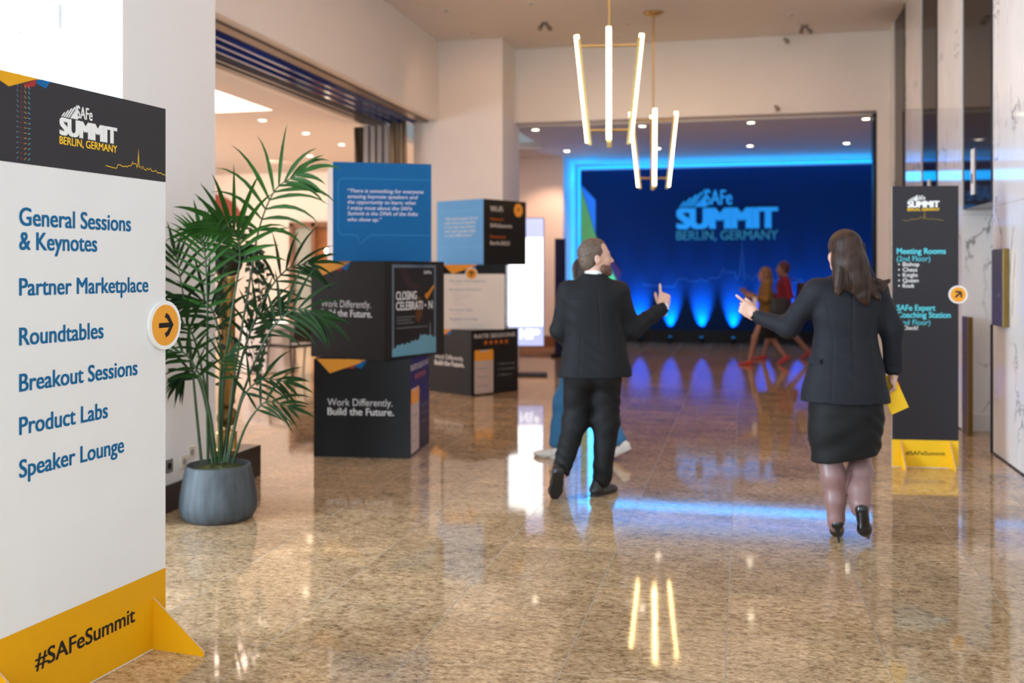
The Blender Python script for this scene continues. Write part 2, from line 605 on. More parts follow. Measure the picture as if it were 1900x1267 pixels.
# ------------------------------------------------------------------ right side: marble piers and three elevator bays
mb = MB()
mb.box(2.0, -5.2, 0, 2.5, 8.92, HC)
struct(mb.build('wall_right', MARBLE))
bays = [(9.16, 10.14), (11.34, 12.36), (13.52, 14.52)]
piers = [(10.14, 11.34), (12.36, 13.52), (14.52, 15.0)]
for a, b_ in piers:
    struct(MB().box(2.0, a, 0, 2.5, b_, HC).build('wall_right_pier', MARBLE))
for i, (a, b_) in enumerate(bays):
    w = struct(MB().box(2.012, a if i else 8.96, 2.08, 2.4, b_, HC).build('window_%d' % (i + 1), DGLASS))
    struct(MB().box(1.992, (a if i else 8.92), 2.08, 2.4, (a if i else 8.92) + 0.045, HC).build('trim_%d' % (i + 1), BLACK))
    struct(MB().box(2.5, a - .3, 0, 2.6, b_ + .3, 2.2).build('wall_bay_back', MARBLE))
struct(MB().box(1.985, 8.915, 0, 2.02, 8.945, 1.06).build('trim_edge', BLACK))
struct(MB().box(1.990, -5.2, 0, 1.999, 8.915, 0.012).box(1.990, 10.14, 0, 1.999, 11.34, 0.012).build('baseboard_right', BLACK))
struct(MB().box(2.02, 10.10, 0.0, 2.5, 10.139, 0.16).build('baseboard_bay', WALLW))
struct(MB().box(3.0, -5.2, HC, 2.5, 15.3, HC + .1).build('ceiling_right', CEIL))

# ------------------------------------------------------------------ lamps of the setting's rooms, plus added fill spots
for x, y in BACK_LAMPS:
    at_wall = x < -3
    light('back_room_lamp', 'SPOT', (x, y, RC - 0.02), (x - .9, 19.4, 1.4) if at_wall else (x, y, 0), 190 if at_wall else 42, WARM, spot_size=1.3 if at_wall else 1.45, spot_blend=0.7, shadow_soft_size=0.05)
for x, y in SIDE_LAMPS:
    light('side_room_lamp', 'SPOT', (x, y, RC - 0.02), (x, y, 0), 400, WARMW, spot_size=2.5, spot_blend=0.8, shadow_soft_size=0.05)
light('cove_light', 'AREA', (-7.5, 12.0, RC + 0.12), (-7.5, 12.0, 9), 300, (1.0, 0.86, 0.76), shape='RECTANGLE', size=1.7, size_y=1.4)
light('side_room_window', 'AREA', (-11.5, 7.2, 2.1), (-3.4, 12.2, 1.3), 210, (0.84, 0.89, 1.0), shape='RECTANGLE', size=3, size_y=2.6)
light('side_room_daylight', 'AREA', (-14.5, 15.0, 2.0), (-4, 12.5, 1.6), 380, (1.0, 0.93, 0.88), shape='RECTANGLE', size=6, size_y=3)
for lx in (-11.6, -9.4, -7.2):
    light('side_room_wall_fill', 'SPOT', (lx, 18.6, RC - .04), (lx, 21.2, 1.9), 130, (1.0, .74, .56), spot_size=2.0, spot_blend=.9, shadow_soft_size=.06)  # added to brighten the far wall, no fixtures there
# ------------------------------------------------------------------ printed materials
def card(name, r, g, b, rough=0.45, **k):
    k.setdefault('spec', .22)
    return plain(name, srgb(r, g, b), rough, noise=0.02, scale=4, **k)


P_WHITE = card('white_print', 236, 234, 231)
P_CHAR = card('charcoal_print', 46, 44, 48, 0.38)
P_BLACK = card('black_print', 17, 16, 18, 0.36, spec=.3)
P_YEL = card('yellow_print', 224, 160, 10)
P_YEL2 = card('light_yellow_print', 250, 200, 40)
P_ORG = card('orange_print', 235, 160, 55)
P_BLUE = card('blue_print', 14, 98, 158, .6, spec=.2)
P_LBLUE = card('light_blue_print', 95, 165, 225)
P_TXTB = card('blue_lettering', 8, 98, 146)
P_TEAL = card('teal_print', 92, 208, 222)
P_RED = card('red_print', 160, 40, 38)
P_GREY = card('grey_print', 150, 150, 155)
P_LGREY = card('pale_grey_print', 215, 214, 216)
P_INK = card('black_lettering', 30, 26, 26)
P_SEA = card('dusty_teal_print', 100, 150, 172)
P_FRAMEB = card('slate_print', 92, 106, 120)
P_CARD = plain('raw_cardboard_edge', srgb(196, 160, 130), 0.8, noise=0.25, scale=220)
P_WEDGE = card('white_board_edge', 228, 226, 224)
P_BUB = card('bubble_outline_print', 38, 122, 180)


def logo(fr, cu, base, w, off=OFF):
    """Stacked event logo: mountain strokes and small word, big word, city line. Returns (white mesh, coloured mesh)."""
    a, b = MB(), MB()
    u0 = cu - w / 2
    text_on(fr, 'SUMMIT', u0, base, 0.195 * w, w, bold=0.085, off=off, mb=a)
    text_on(fr, 'SAFe', u0 + .285 * w, base + .235 * w, 0.145 * w, .27 * w, bold=0.02, off=off, mb=a)
    mb0 = base + .215 * w
    for k, (x, hgt) in enumerate(((.03, .05), (.065, .085), (.10, .115), (.135, .14), (.175, .17))):
        p = [(x, 0.0), (x + .022, 0.0), (x + .022 + hgt * .75, hgt), (x + .016 + hgt * .75, hgt + .012), (x + hgt * .70, hgt - .004)]
        poly_on(fr, [(u0 + q[0] * w, mb0 + q[1] * w) for q in p], off, a)
    poly_on(fr, [(u0 + q[0] * w, mb0 + q[1] * w) for q in ((.20, 0), (.305, 0), (.30, .10), (.285, .185), (.27, .15))], off, a)
    text_on(fr, 'BERLIN, GERMANY', u0, base - .118 * w, 0.092 * w, w, bold=0.02, off=off, mb=b)
    return a, b


def skyline(fr, u0, v0, w, off=OFF, lw=None):
    pts = [(0, 0), (.12, -.012), (.17, -.012), (.19, .03), (.24, .03), (.25, .018), (.30, .018), (.31, .03), (.34, .015), (.36, .035), (.40, .035), (.42, .06),
           (.43, .09), (.44, .06), (.46, .07), (.49, .065), (.50, .02), (.515, .05), (.522, .13), (.515, .14), (.524, .15), (.527, .25), (.530, .15), (.539, .14),
           (.532, .13), (.54, .03), (.56, .05), (.58, .02), (.60, .055), (.62, .02), (.66, .012), (.67, .04), (.70, .02), (.73, .045), (.75, .015), (.80, .01),
           (.82, .03), (.86, .0), (.92, .005), (.95, -.01), (1.0, -.012)]
    return stroke_on(fr, [(u0 + a * w, v0 + b * w) for a, b in pts], lw or w * 0.007, off)


def arrow_badge(parent, c, n_axis, u_axis, r, ang, label=None, thick=0.012):
    """Round badge with an arrow, standing on the board."""
    n = Vector(n_axis).normalized()
    u = Vector(u_axis).normalized()
    c = Vector(c)
    b = MB()
    b.disc(c, r, n, thick, 48, 0)
    o = b.build('arrow_badge', [P_WHITE], parent, bevel=0.001)
    fr = Frame(c + n * (thick + .0008), u)
    f = MB().disc(c + n * thick, r * .84, n, .0008, 48, 0).build('badge_face', [P_ORG], o)
    A = MB()
    ca, sa = math.cos(ang), math.sin(ang)
    rot = lambda p: (p[0] * ca - p[1] * sa, p[0] * sa + p[1] * ca)
    k = r
    stroke_on(fr, [rot(p) for p in ((-.42 * k, 0), (.30 * k, 0))], .20 * k, .0006, A)
    stroke_on(fr, [rot(p) for p in ((-.02 * k, .42 * k), (.14 * k, .34 * k), (.40 * k, 0), (.14 * k, -.34 * k), (-.02 * k, -.42 * k))], .20 * k, .0009, A)
    A.build('arrow', [P_INK], o)
    return o


def fin(parent, u, depth, h, y_front, mats):
    """Triangular cardboard foot, square to the board."""
    t = 0.007
    m = MB()
    p = [(u - t / 2, y_front, 0), (u - t / 2, y_front - depth, 0), (u - t / 2, y_front - depth, .018), (u - t / 2, y_front, h)]
    m.prism(p, (t, 0, 0), 0, 1)
    return m.build('foot', mats, parent)


# ------------------------------------------------------------------ the big sign on the left
SG = thing('directional_sign', 'tall white foam-board sign with dark header and yellow base, closest on the left', 'sign',
           (-2.361, 2.739, 0), math.radians(84.461))
W, H = 0.87, 2.155
b = MB()
b.box(0, 0, 0.0, W, 0.012, H, 0)
fr = Frame((0, 0, 0), (1, 0, 0))
q = 0.0005
poly_on(fr, [(0, 1.859), (W, 1.859), (W, H), (0, H)], q, b, 1)
poly_on(fr, [(0, .004), (W, .004), (W, .303), (0, .303)], q, b, 2)
poly_on(fr, [(0.0, H), (0.0, 2.165 - .03), (.076, 2.107), (.19, 2.150), (.224, H)], q * 2, b, 2)
poly_on(fr, [(.076 + .06, 2.124), (.155, 2.116), (.19, 2.128), (.192, 2.150)], q * 1.6, b, 4)
poly_on(fr, [(.192, 2.150), (.196, 2.137), (.236, 2.127), (.256, H), (.21, H)], q * 2, b, 3)
b.build('board', [P_WEDGE, P_CHAR, P_YEL, P_BLUE, P_RED], SG)
lines_on(SG, 'lettering', fr, P_TXTB, [(t_, .119, v, cap, u1 - .119, .03) for t_, u1, v, cap in (
    ('General Sessions', .665, 1.653, .059), ('& Keynotes', .483, 1.572, .059), ('Partner Marketplace', .765, 1.419, .057), ('Roundtables', .516, 1.253, .058),
    ('Breakout Sessions', .702, 1.099, .058), ('Product Labs', .539, .955, .058), ('Speaker Lounge', .626, .812, .058))], q * 2)
la, lb = logo(fr, .443, 1.980, .29, q * 2)
la.build('logo', [P_WHITE], SG)['label'] = 'white mountain logo and event name'
lb.build('logo_city', [P_YEL2], SG)['label'] = 'yellow city line'
skyline(fr, .527, 1.892, .342, q * 2, .0026).build('skyline', [P_YEL2], SG)
ds = [MB() for _ in range(4)]
for i in range(15):
    for j in range(4):
        v = 2.117 - i * .0172
        u = .112 + j * .0165
        a = math.radians(-62 + i * 7.0 - abs(7 - i) * 0.5 + j * 3)
        du, dv = .0055 * math.cos(a), .0062 * math.sin(a)
        stroke_on(fr, [(u - du, v - dv), (u + du, v + dv)], .0016, q * 2, ds[j])
for m, mat in zip(ds, (P_SEA, P_RED, P_ORG, P_TEAL)):
    m.build('dash_pattern', [mat], SG)
text_on(fr, '#SAFeSummit', .188, .147, .056, .50, bold=0.03, off=q * 2).build('hashtag', [P_INK], SG)
fin(SG, .797, .238, .205, 0, [P_YEL, P_CARD])
fin(SG, .032, .238, .205, 0, [P_YEL, P_CARD])
arrow_badge(SG, (.853, -.001, 1.283), (0, -1, 0), (1, 0, 0), .098, 0)

# ------------------------------------------------------------------ the smaller sign on the right
SR = thing('directional_sign', 'slim dark grey sign with yellow base, standing by the marble wall behind the woman', 'sign', (1.103, 8.106, 0), math.radians(5.687))
W2, H2 = .486, 2.15
b = MB()
b.box(0, 0, 0, W2, .012, H2, 0)
poly_on(fr, [(0, .21), (W2, .21), (W2, H2), (0, H2)], q, b, 1)
poly_on(fr, [(0, .004), (W2, .004), (W2, .21), (0, .21)], q, b, 2)
b.build('board', [P_WEDGE, P_CHAR, P_YEL2], SR)
la, lb = logo(fr, .231, 1.988, .235, q * 2)
la.build('logo', [P_WHITE], SR)
lb.build('logo_city', [P_YEL2], SR)
skyline(fr, .08, 1.89, .30, q * 2, .0035).build('skyline', [card('faint_yellow_print', 150, 120, 50)], SR)
lines_on(SR, 'heading_lettering', fr, P_TEAL, (('Meeting Rooms', .035, 1.632, .043, .359, .03), ('(2nd Floor)', .035, 1.576, .040, .245), ('SAFe Expert', .035, 1.199, .043, .283, .03),
                                               ('Coaching Station', .035, 1.145, .043, .394, .03), ('(2nd Floor)', .035, 1.089, .040, .245)), q * 2)
for txt, u1, v in (('Bishop', .20, 1.538), ('Chess', .185, 1.497), ('Knight', .19, 1.456), ('Queen', .195, 1.415), ('Rook', .165, 1.374), ('Check!', .19, 1.052)):
    t = text_on(fr, txt, .079, v, .030, u1 - .079, bold=.015, off=q * 2)
    poly_on(fr, circle_pts(.051, v + .014, .006, 10), q * 2, t)
    t.build('list_lettering', [P_WHITE], SR)
text_on(fr, '#SAFeSummit', .10, .095, .030, .29, bold=.02, off=q * 2).build('hashtag', [P_INK], SR)
fin(SR, .066, .15, .205, 0, [P_YEL2, P_CARD])
fin(SR, .425, .15, .205, 0, [P_YEL2, P_CARD])
arrow_badge(SR, (.48, -.001, 1.322), (0, -1, 0), (1, 0, 0), .068, math.radians(45))


# ------------------------------------------------------------------ the six display cubes
def cube(label, loc, th, S=.79, mats=None, group='printed display cubes'):
    t_ = thing('display_cube', label, 'display cube', loc, th, group)
    b_ = MB()
    h = S / 2
    b_.add([(-h, -h, 0), (h, -h, 0), (h, -h, S), (-h, -h, S)], [(0, 1, 2, 3)], 0)
    b_.add([(h, -h, 0), (h, h, 0), (h, h, S), (h, -h, S)], [(0, 1, 2, 3)], 1)
    b_.add([(h, h, 0), (-h, h, 0), (-h, h, S), (h, h, S)], [(0, 1, 2, 3)], 2)
    b_.add([(-h, h, 0), (-h, -h, 0), (-h, -h, S), (-h, h, S)], [(0, 1, 2, 3)], 3)
    b_.add([(-h, -h, 0), (-h, h, 0), (h, h, 0), (h, -h, 0)], [(0, 1, 2, 3)], 4)
    b_.add([(-h, -h, S), (h, -h, S), (h, h, S), (-h, h, S)], [(0, 1, 2, 3)], 4)
    # weld the corners
    me = b_
    F_ = Frame((-h, -h, 0), (1, 0, 0))
    R_ = Frame((h, -h, 0), (0, 1, 0))
    return t_, me, F_, R_, S


def finish_cube(t_, me, mats):
    o = me.build('box', mats, t_)
    bm = bmesh.new()
    bm.from_mesh(o.data)
    bmesh.ops.remove_doubles(bm, verts=bm.verts, dist=.0001)
    bm.to_mesh(o.data)
    bm.free()
    return o


def corner_flags(t_, F_, S):
    m = MB()
    z = lambda p: [(u * S, v * S) for u, v in p]
    poly_on(F_, z([(.03, 1), (.17, .855), (.47, .955), (.56, 1)]), OFF, m, 0)
    poly_on(F_, z([(.34, .908), (.42, .905), (.46, .95)]), OFF, m, 1)
    poly_on(F_, z([(.42, .93), (.50, .905), (.545, .965), (.56, .995), (.53, .985)]), OFF * 1.3, m, 2)
    m.build('corner_triangles', [P_ORG, P_RED, P_BLUE], t_)


def slogan(t_, F_, S, mat, mat2=None):
    text_on(F_, 'Work Differently.', .145 * S, .525 * S, .072 * S, .68 * S).build('slogan_light', [mat], t_)
    text_on(F_, 'Build the Future.', .145 * S, .430 * S, .072 * S, .695 * S, bold=.03).build('slogan_bold', [mat2 or mat], t_)


def star(cu, cv, r):
    return [(cu + (r if k % 2 == 0 else r * .42) * math.sin(k * PI / 5), cv + (r if k % 2 == 0 else r * .42) * math.cos(k * PI / 5)) for k in range(10)]


def rate_face(t_, R_, S):
    text_on(R_, 'RATE SESSIONS', .065 * S, .875 * S, .058 * S, .87 * S, bold=.03).build('heading_lettering', [P_LGREY], t_)
    m = MB()
    for k in range(5):
        poly_on(R_, [(u * S, v * S) for u, v in star(.30 + .11 * k, .80, .047)], OFF, m)
    m.build('rating_stars', [card('deep_orange_print', 205, 110, 30)], t_)
    m = MB()
    poly_on(R_, [(u * S, v * S) for u, v in round_rect(.065, .025, .46, .69, .03)], OFF, m, 0)
    poly_on(R_, [(u * S, v * S) for u, v in ((.065, .53), (.46, .53), (.46, .67), (.44, .695), (.36, .69), (.33, .66), (.20, .66), (.17, .69), (.08, .695), (.065, .67))], OFF * 1.6, m, 1)
    for k in range(3):
        poly_on(R_, [(u * S, v * S) for u, v in ((.12, .40 - k * .13), (.36, .40 - k * .13), (.36, .415 - k * .13), (.12, .415 - k * .13))], OFF * 1.6, m, 2)
    m.build('phone_print', [card('warm_grey_print', 196, 182, 176), P_ORG, P_GREY], t_)
    lines_on(t_, 'steps_lettering', R_, P_GREY, [(a_, .56 * S, v * S, .03 * S, w * S) for a_, v, w in (('1. Open the app', .445, .36), ('2. Find session', .36, .38), ('3. Rate it', .27, .30))])


DARK = [P_BLACK, P_BLACK, P_BLACK, P_BLACK, P_BLACK]
# stack nearer the plant
t1, m1, F1, R1, S = cube('black display cube on the floor, bottom of the stack nearer the palm', (-3.046, 7.935, 0), .11)
finish_cube(t1, m1, DARK)
corner_flags(t1, F1, S)
slogan(t1, F1, S, P_LGREY)
rate_face(t1, R1, S)

t2, m2, F2, R2, S = cube('black display cube with framed closing celebration poster, middle of the nearer stack', (-3.011, 7.95, .79), -.341)
finish_cube(t2, m2, DARK)
corner_flags(t2, F2, S)
slogan(t2, F2, S, P_LGREY)
z = lambda p: [(u * S, v * S) for u, v in p]
m = MB()
poly_on(R2, z([(.118, .03), (.853, .03), (.853, .965), (.118, .965)]), OFF, m, 0)
poly_on(R2, z([(.15, .055), (.82, .055), (.82, .935), (.15, .935)]), OFF * 1.5, m, 1)
poly_on(R2, z([(.25, .93), (.36, .92), (.40, .80), (.60, .73), (.56, .70), (.40, .72), (.32, .80)]), OFF * 2, m, 3)
poly_on(R2, z([(.66, .63), (.69, .60), (.72, .62), (.82, .73), (.82, .76), (.70, .67), (.66, .66)]), OFF * 2, m, 4)
poly_on(R2, z([(.50, .40), (.55, .36), (.61, .42), (.62, .56), (.58, .64), (.52, .62)]), OFF * 2, m, 5)
sk = [(.118, .03), (.853, .03), (.853, .20), (.79, .20), (.78, .22), (.70, .22), (.66, .235), (.60, .225), (.58, .24), (.56, .19), (.52, .17), (.50, .19), (.46, .165), (.44, .185),
      (.40, .15), (.36, .165), (.32, .14), (.28, .16), (.24, .14), (.20, .15), (.17, .11), (.15, .12), (.118, .10)]
poly_on(R2, z(sk), OFF * 2.2, m, 2)
poly_on(R2, z([(.735, .20), (.765, .20), (.76, .30), (.755, .36), (.745, .36), (.74, .30)]), OFF * 2, m, 0)
m.build('poster', [P_FRAMEB, P_BLACK, P_SEA, card('plum_print', 52, 34, 40), card('amber_print', 190, 118, 28), card('umber_print', 84, 52, 26)], t2)
lines_on(t2, 'poster_lettering', R2, P_LGREY, [(a_, u * S, v * S, h_ * S, w_ * S, .025) for a_, u, v, h_, w_ in (('CLOSING', .18, .605, .085, .34), ('CELEBRATI', .18, .50, .085, .44),
                                              ('N', .72, .50, .085, .07), ('SAFe', .64, .87, .035, .13))], OFF * 2.6)
poly_on(R2, [(u * S, v * S) for u, v in circle_pts(.665, .54, .014, 14)], OFF * 2.6).build('poster_dot', [P_LGREY], t2)
bars_on(t2, 'poster_fine_print', R2, card('dim_grey_print', 92, 94, 100), [(.19 * S, v * S, (.19 + w) * S, (v + .013) * S) for v, w in ((.42, .30), (.39, .24), (.36, .28), (.31, .52))], OFF * 2.6)

t3, m3, F3, R3, S = cube('bright blue display cube with quotation bubble, top of the nearer stack', (-3.045, 8.02, 1.58), .465, .80)
finish_cube(t3, m3, [P_BLUE, P_BLACK, P_BLACK, P_LGREY, P_BLUE])
m = MB()
bub = [(1.0, .836), (.10, .836), (.075, .826), (.058, .80), (.053, .77), (.053, .33), (.058, .30), (.075, .277), (.10, .267), (.235, .267), (.25, .255), (.263, .165), (.36, .255), (.386, .267), (1.0, .267)]
stroke_on(F3, [(u * S, v * S) for u, v in bub], .010 * S, OFF, m)
m.build('speech_bubble', [P_BUB], t3)
lines_on(t3, 'quotation_lettering', F3, card('pale_lilac_print', 214, 208, 228), [(a_, .146 * S, v * S, .037 * S, (u1 - .146) * S, .022, .2) for a_, v, u1 in (
    ('\u201cThere is something for everyone', .695, .918), ('amazing keynote speakers and', .638, .86), ('the opportunity to learn; what', .581, .84),
    ('I enjoy most about the SAFe', .522, .80), ('Summit is the DNA of the folks', .466, .86), ('who show up.\u201d', .405, .49))])

# stack farther back
t4, m4, F4, R4, S = cube('dark display cube on the floor, bottom of the farther stack', (-3.306, 12.059, 0), -.565)
finish_cube(t4, m4, DARK)
corner_flags(t4, F4, S)
slogan(t4, F4, S, P_WHITE)
rate_face(t4, R4, S)
t5, m5, F5, R5, S = cube('display cube with large white agenda panel, middle of the farther stack', (-3.30, 12.15, .79), .20)
finish_cube(t5, m5, DARK)
corner_flags(t5, F5, S)
m = MB()
poly_on(F5, [(u * S, v * S) for u, v in round_rect(.03, .0, .985, .855, .03)], OFF * 1.6, m)
m.build('agenda_panel', [P_WHITE], t5)
lines_on(t5, 'agenda_heading', F5, card('pale_blue_grey_print', 150, 165, 190), [(a_, .13 * S, v * S, .032 * S, (u1 - .13) * S, .02) for a_, v, u1 in (
    ('Partner Marketplace', .73, .68), ('Breakout Sessions', .60, .62), ('Product Labs', .285, .49), ('Speaker Lounge', .145, .56))], OFF * 2.2)
bars_on(t5, 'agenda_fine_print', F5, P_LGREY, [(.17 * S, v * S, (.17 + w) * S, (v + .012) * S) for v, w in ((.69, .15), (.55, .15), (.51, .28), (.47, .22), (.43, .12), (.38, .2), (.24, .16), (.10, .14))], OFF * 2.2)
arrow_badge(t5, F5.p(.465 * S, .86 * S, .002), (0, -1, 0), (1, 0, 0), .075, PI / 2, thick=.006)
t6, m6, F6, R6, S = cube('display cube with light blue quote side and black Wi-Fi side, top of the farther stack', (-3.289, 12.395, 1.58), -.486, .81)
finish_cube(t6, m6, [P_LBLUE, P_BLACK, P_BLACK, P_LBLUE, P_BLACK])
m = MB()
stroke_on(F6, [(u * S, v * S) for u, v in bub], .010 * S, OFF, m)
m.build('speech_bubble', [card('pale_blue_outline_print', 110, 180, 235)], t6)
lines_on(t6, 'quotation_lettering', F6, P_WHITE, [(a_, .175 * S, v * S, .036 * S, (u1 - .175) * S, .02, .2) for a_, v, u1 in (
    ('\u201cThe Summit gives me so', .70, .88), ('many ideas to bring back', .635, .84), ('to my team and shows', .57, .82), ('how other people make', .505, .84), ('a real difference.\u201d', .44, .80))])
lines_on(t6, 'network_lettering', R6, P_LGREY, [(a_, .15 * S, v * S, h_ * S, (u1 - .15) * S, .02) for a_, u1, v, h_ in (('Wi-Fi', .44, .815, .085), ('SAFeSummit', .66, .575, .058), ('Berlin2023', .60, .305, .058))])
lines_on(t6, 'caption_lettering', R6, card('burnt_orange_print', 190, 98, 28), [(a_, .15 * S, v * S, .045 * S, (u1 - .15) * S, .02) for a_, u1, v in (('Network', .46, .68), ('Password', .50, .41))])
bd = MB().disc(R6.p(.81 * S, .86 * S, .0), .085, (1, 0, 0), .004, 36).build('wifi_badge', [P_ORG], t6)
m = MB()
for k in range(3):
    r = .015 + .017 * k
    stroke_on(R6, [(.81 * S + r * math.cos(a), .83 * S + r * math.sin(a)) for a in [PI / 4 + j * PI / 16 for j in range(9)]], .008, .0052, m)
m.build('wifi_symbol', [card('brown_print', 110, 60, 10)], bd)


# ------------------------------------------------------------------ digital totem
def screen_mat(name, col, s):
    m, nt, b = new_mat(name)
    b.inputs['Base Color'].default_value = (*col, 1)
    b.inputs['Emission Color'].default_value = (*col, 1)
    b.inputs['Emission Strength'].default_value = s
    b.inputs['Roughness'].default_value = .15
    return m


TT = thing('digital_totem', 'tall illuminated information screen on a dark foot behind the farther cubes', 'display screen', (-3.075, 13.965, 0), math.radians(13.1))
b = MB()
b.box(-.31, 0, .42, .29, .07, 2.265)
b.build('casing', [plain('silver_casing', srgb(120, 130, 175), .3, metal=.3)], TT, bevel=.006)
fr_t = Frame((-.31, 0, .42), (1, 0, 0))
m = MB()
poly_on(fr_t, [(.012, .012), (.588, .012), (.588, 1.833), (.012, 1.833)], .001, m, 0)
poly_on(fr_t, [(.09, .30), (.575, .30), (.575, 1.56), (.09, 1.56)], .002, m, 1)
m.build('screen', [screen_mat('lilac_screen', (.42, .48, .85), .95), screen_mat('white_screen', (.93, .98, 1.0), 2.6)], TT)
m = MB()
poly_on(fr_t, [(.012, .012), (.085, .012), (.085, 1.56), (.012, 1.56)], .0025, m, 0)
m.build('screen_margin', [screen_mat('navy_screen', (.01, .03, .16), .6)], TT)
m = MB()
text_on(fr_t, 'NS', .25, .11, .14, .19, bold=.03, off=.003, mb=m)
poly_on(fr_t, circle_pts(.49, .21, .04, 20), .003, m)
m.build('screen_logo', [screen_mat('screen_white_mark', (.85, .95, 1), 1.6)], TT)
bars_on(TT, 'screen_text', fr_t, screen_mat('screen_grey_mark', (.55, .66, .75), 1.0), [(u0, v, u1, v + .028) for v, u0, u1 in ((1.09, .47, .50), (.90, .38, .40), (.90, .47, .50), (.66, .22, .48), (.52, .38, .40), (.52, .47, .50))], .003)
MB().box(-.26, .01, .03, -.10, .06, .42).build('foot_column', [BLACK], TT)
MB().box(-.31, -.16, 0, .33, .24, .03).build('base_plate', [BLACK], TT, bevel=.004)

# navy banner seen edge-on
BN = thing('roll_up_banner', 'narrow navy banner seen nearly edge-on beside the blue niche', 'banner', (-3.14, 17.24, 0), math.radians(58))
b = MB().box(-.13, 0, .05, .13, .02, 2.07)
b.build('banner_panel', [plain('navy_banner', (.012, .014, .05), .4, noise=.9, scale=9)], BN)
MB().box(-.14, -.08, 0, .14, .10, .05).build('base', [BLACK], BN, bevel=.004)

# ------------------------------------------------------------------ backdrop, niche light line, uplights
BLUELIT = plain('blue_light_on_dark_print', (0.0045, 0.026, 0.088), .6, spec=.1, noise=.03, scale=2)  # dark board with the niche's blue light put into its colour
BK = thing('stage_backdrop', 'wide navy backdrop with the large event logo, filling the blue-lit niche', 'backdrop', (0, 21.2, 0))
b = MB()
b.box(-3.42, 0, .26, 3.1, .04, 3.66, 0)
fr_b = Frame((0, 0, 0), (1, 0, 0))
b.build('printed_panel', [BLUELIT], BK)
m = MB()
poly_on(fr_b, [(-3.42, 3.33), (-3.05, 2.10), (-2.60, 1.2), (-3.42, .75)], .004, m, 0)
poly_on(fr_b, [(-3.42, 3.36), (-3.10, 3.02), (-3.10, 2.30), (-3.40, 3.30)], .006, m, 1)
poly_on(fr_b, [(-3.10, 2.27), (-2.55, 1.5), (-2.62, 1.22)], .005, m, 2)
m.build('corner_shapes', [plain('blue_light_on_corner_print', (.30, .62, .10), .6), plain('mid_blue_backdrop_print', (.04, .33, .85), .6), plain('red_backdrop_print', (.12, .01, .05), .6)], BK)  # first colour: yellow print turned green, blue light mixed into it
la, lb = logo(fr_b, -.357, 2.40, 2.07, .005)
la.build('logo', [plain('blue_light_on_white_print', (.05, .70, .98), .6)], BK)  # white lettering, the blue light is painted into its colour
lb.build('logo_city', [plain('blue_light_on_yellow_print', (.05, .34, .30), .6)], BK)  # yellow city line, coloured as the blue light makes it look
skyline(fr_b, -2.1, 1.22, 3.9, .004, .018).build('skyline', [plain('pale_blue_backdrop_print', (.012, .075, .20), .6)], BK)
MB().box(-3.42, -.045, 0, 3.1, .03, .26).build('skirting_board', [BLACK], BK)
LED = screen_mat('blue_led_line', (0.0, 0.32, 1.0), 3.2)
lt = MB()
lt.box(-3.42, 21.16, 3.70, 3.1, 21.19, 3.725)
lt.box(-3.465, 21.16, .26, -3.44, 21.19, 3.725)
tag(lt.build('led_strip', [LED]), 'bright blue light line along the top and left edge of the backdrop', 'led strip')
light('niche_glow', 'AREA', (-.3, 20.7, 3.35), (-.3, 20.35, 3.76), 38, (0.0, .36, 1.0), shape='RECTANGLE', size=6.2, size_y=.3)
light('niche_side_glow', 'AREA', (-3.1, 20.7, 1.9), (-3.48, 20.3, 1.9), 26, (0.0, .36, 1.0), shape='RECTANGLE', size=.25, size_y=3.4)
for k in range(10):
    x = -2.80 + k * .645
    up = thing('uplight', 'small black floor uplight at the foot of the backdrop, one of an even row', 'uplight', (x, 21.05, 0), 0, 'uplights along the backdrop')
    MB().lathe([(.0, 0), (.05, 0), (.055, .02), (.055, .10), (.048, .13), (.0, .13)], seg=20).build('housing', [BLACK], up)
    MB().lathe([(.0, .131), (.04, .131), (.0, .134)], seg=20).build('lens', [screen_mat('uplight_lens', (0, .35, 1), 2.0) if k == 0 else MATS['uplight_lens']], up)
    light('uplight_beam', 'SPOT', (x, 21.05, .14), (x, 21.19, .62), 1500, (0.0, .30, 1.0), spot_size=math.radians(46), spot_blend=1.0, shadow_soft_size=.03)
light('backdrop_wash', 'AREA', (-.3, 19.9, 3.6), (-.3, 21.2, 1.6), 7, (0.0, .30, 1.0), shape='RECTANGLE', size=6, size_y=.3)


# ------------------------------------------------------------------ chandeliers
TUBE = screen_mat('warm_glowing_tube', (1.0, .68, .28), 24)


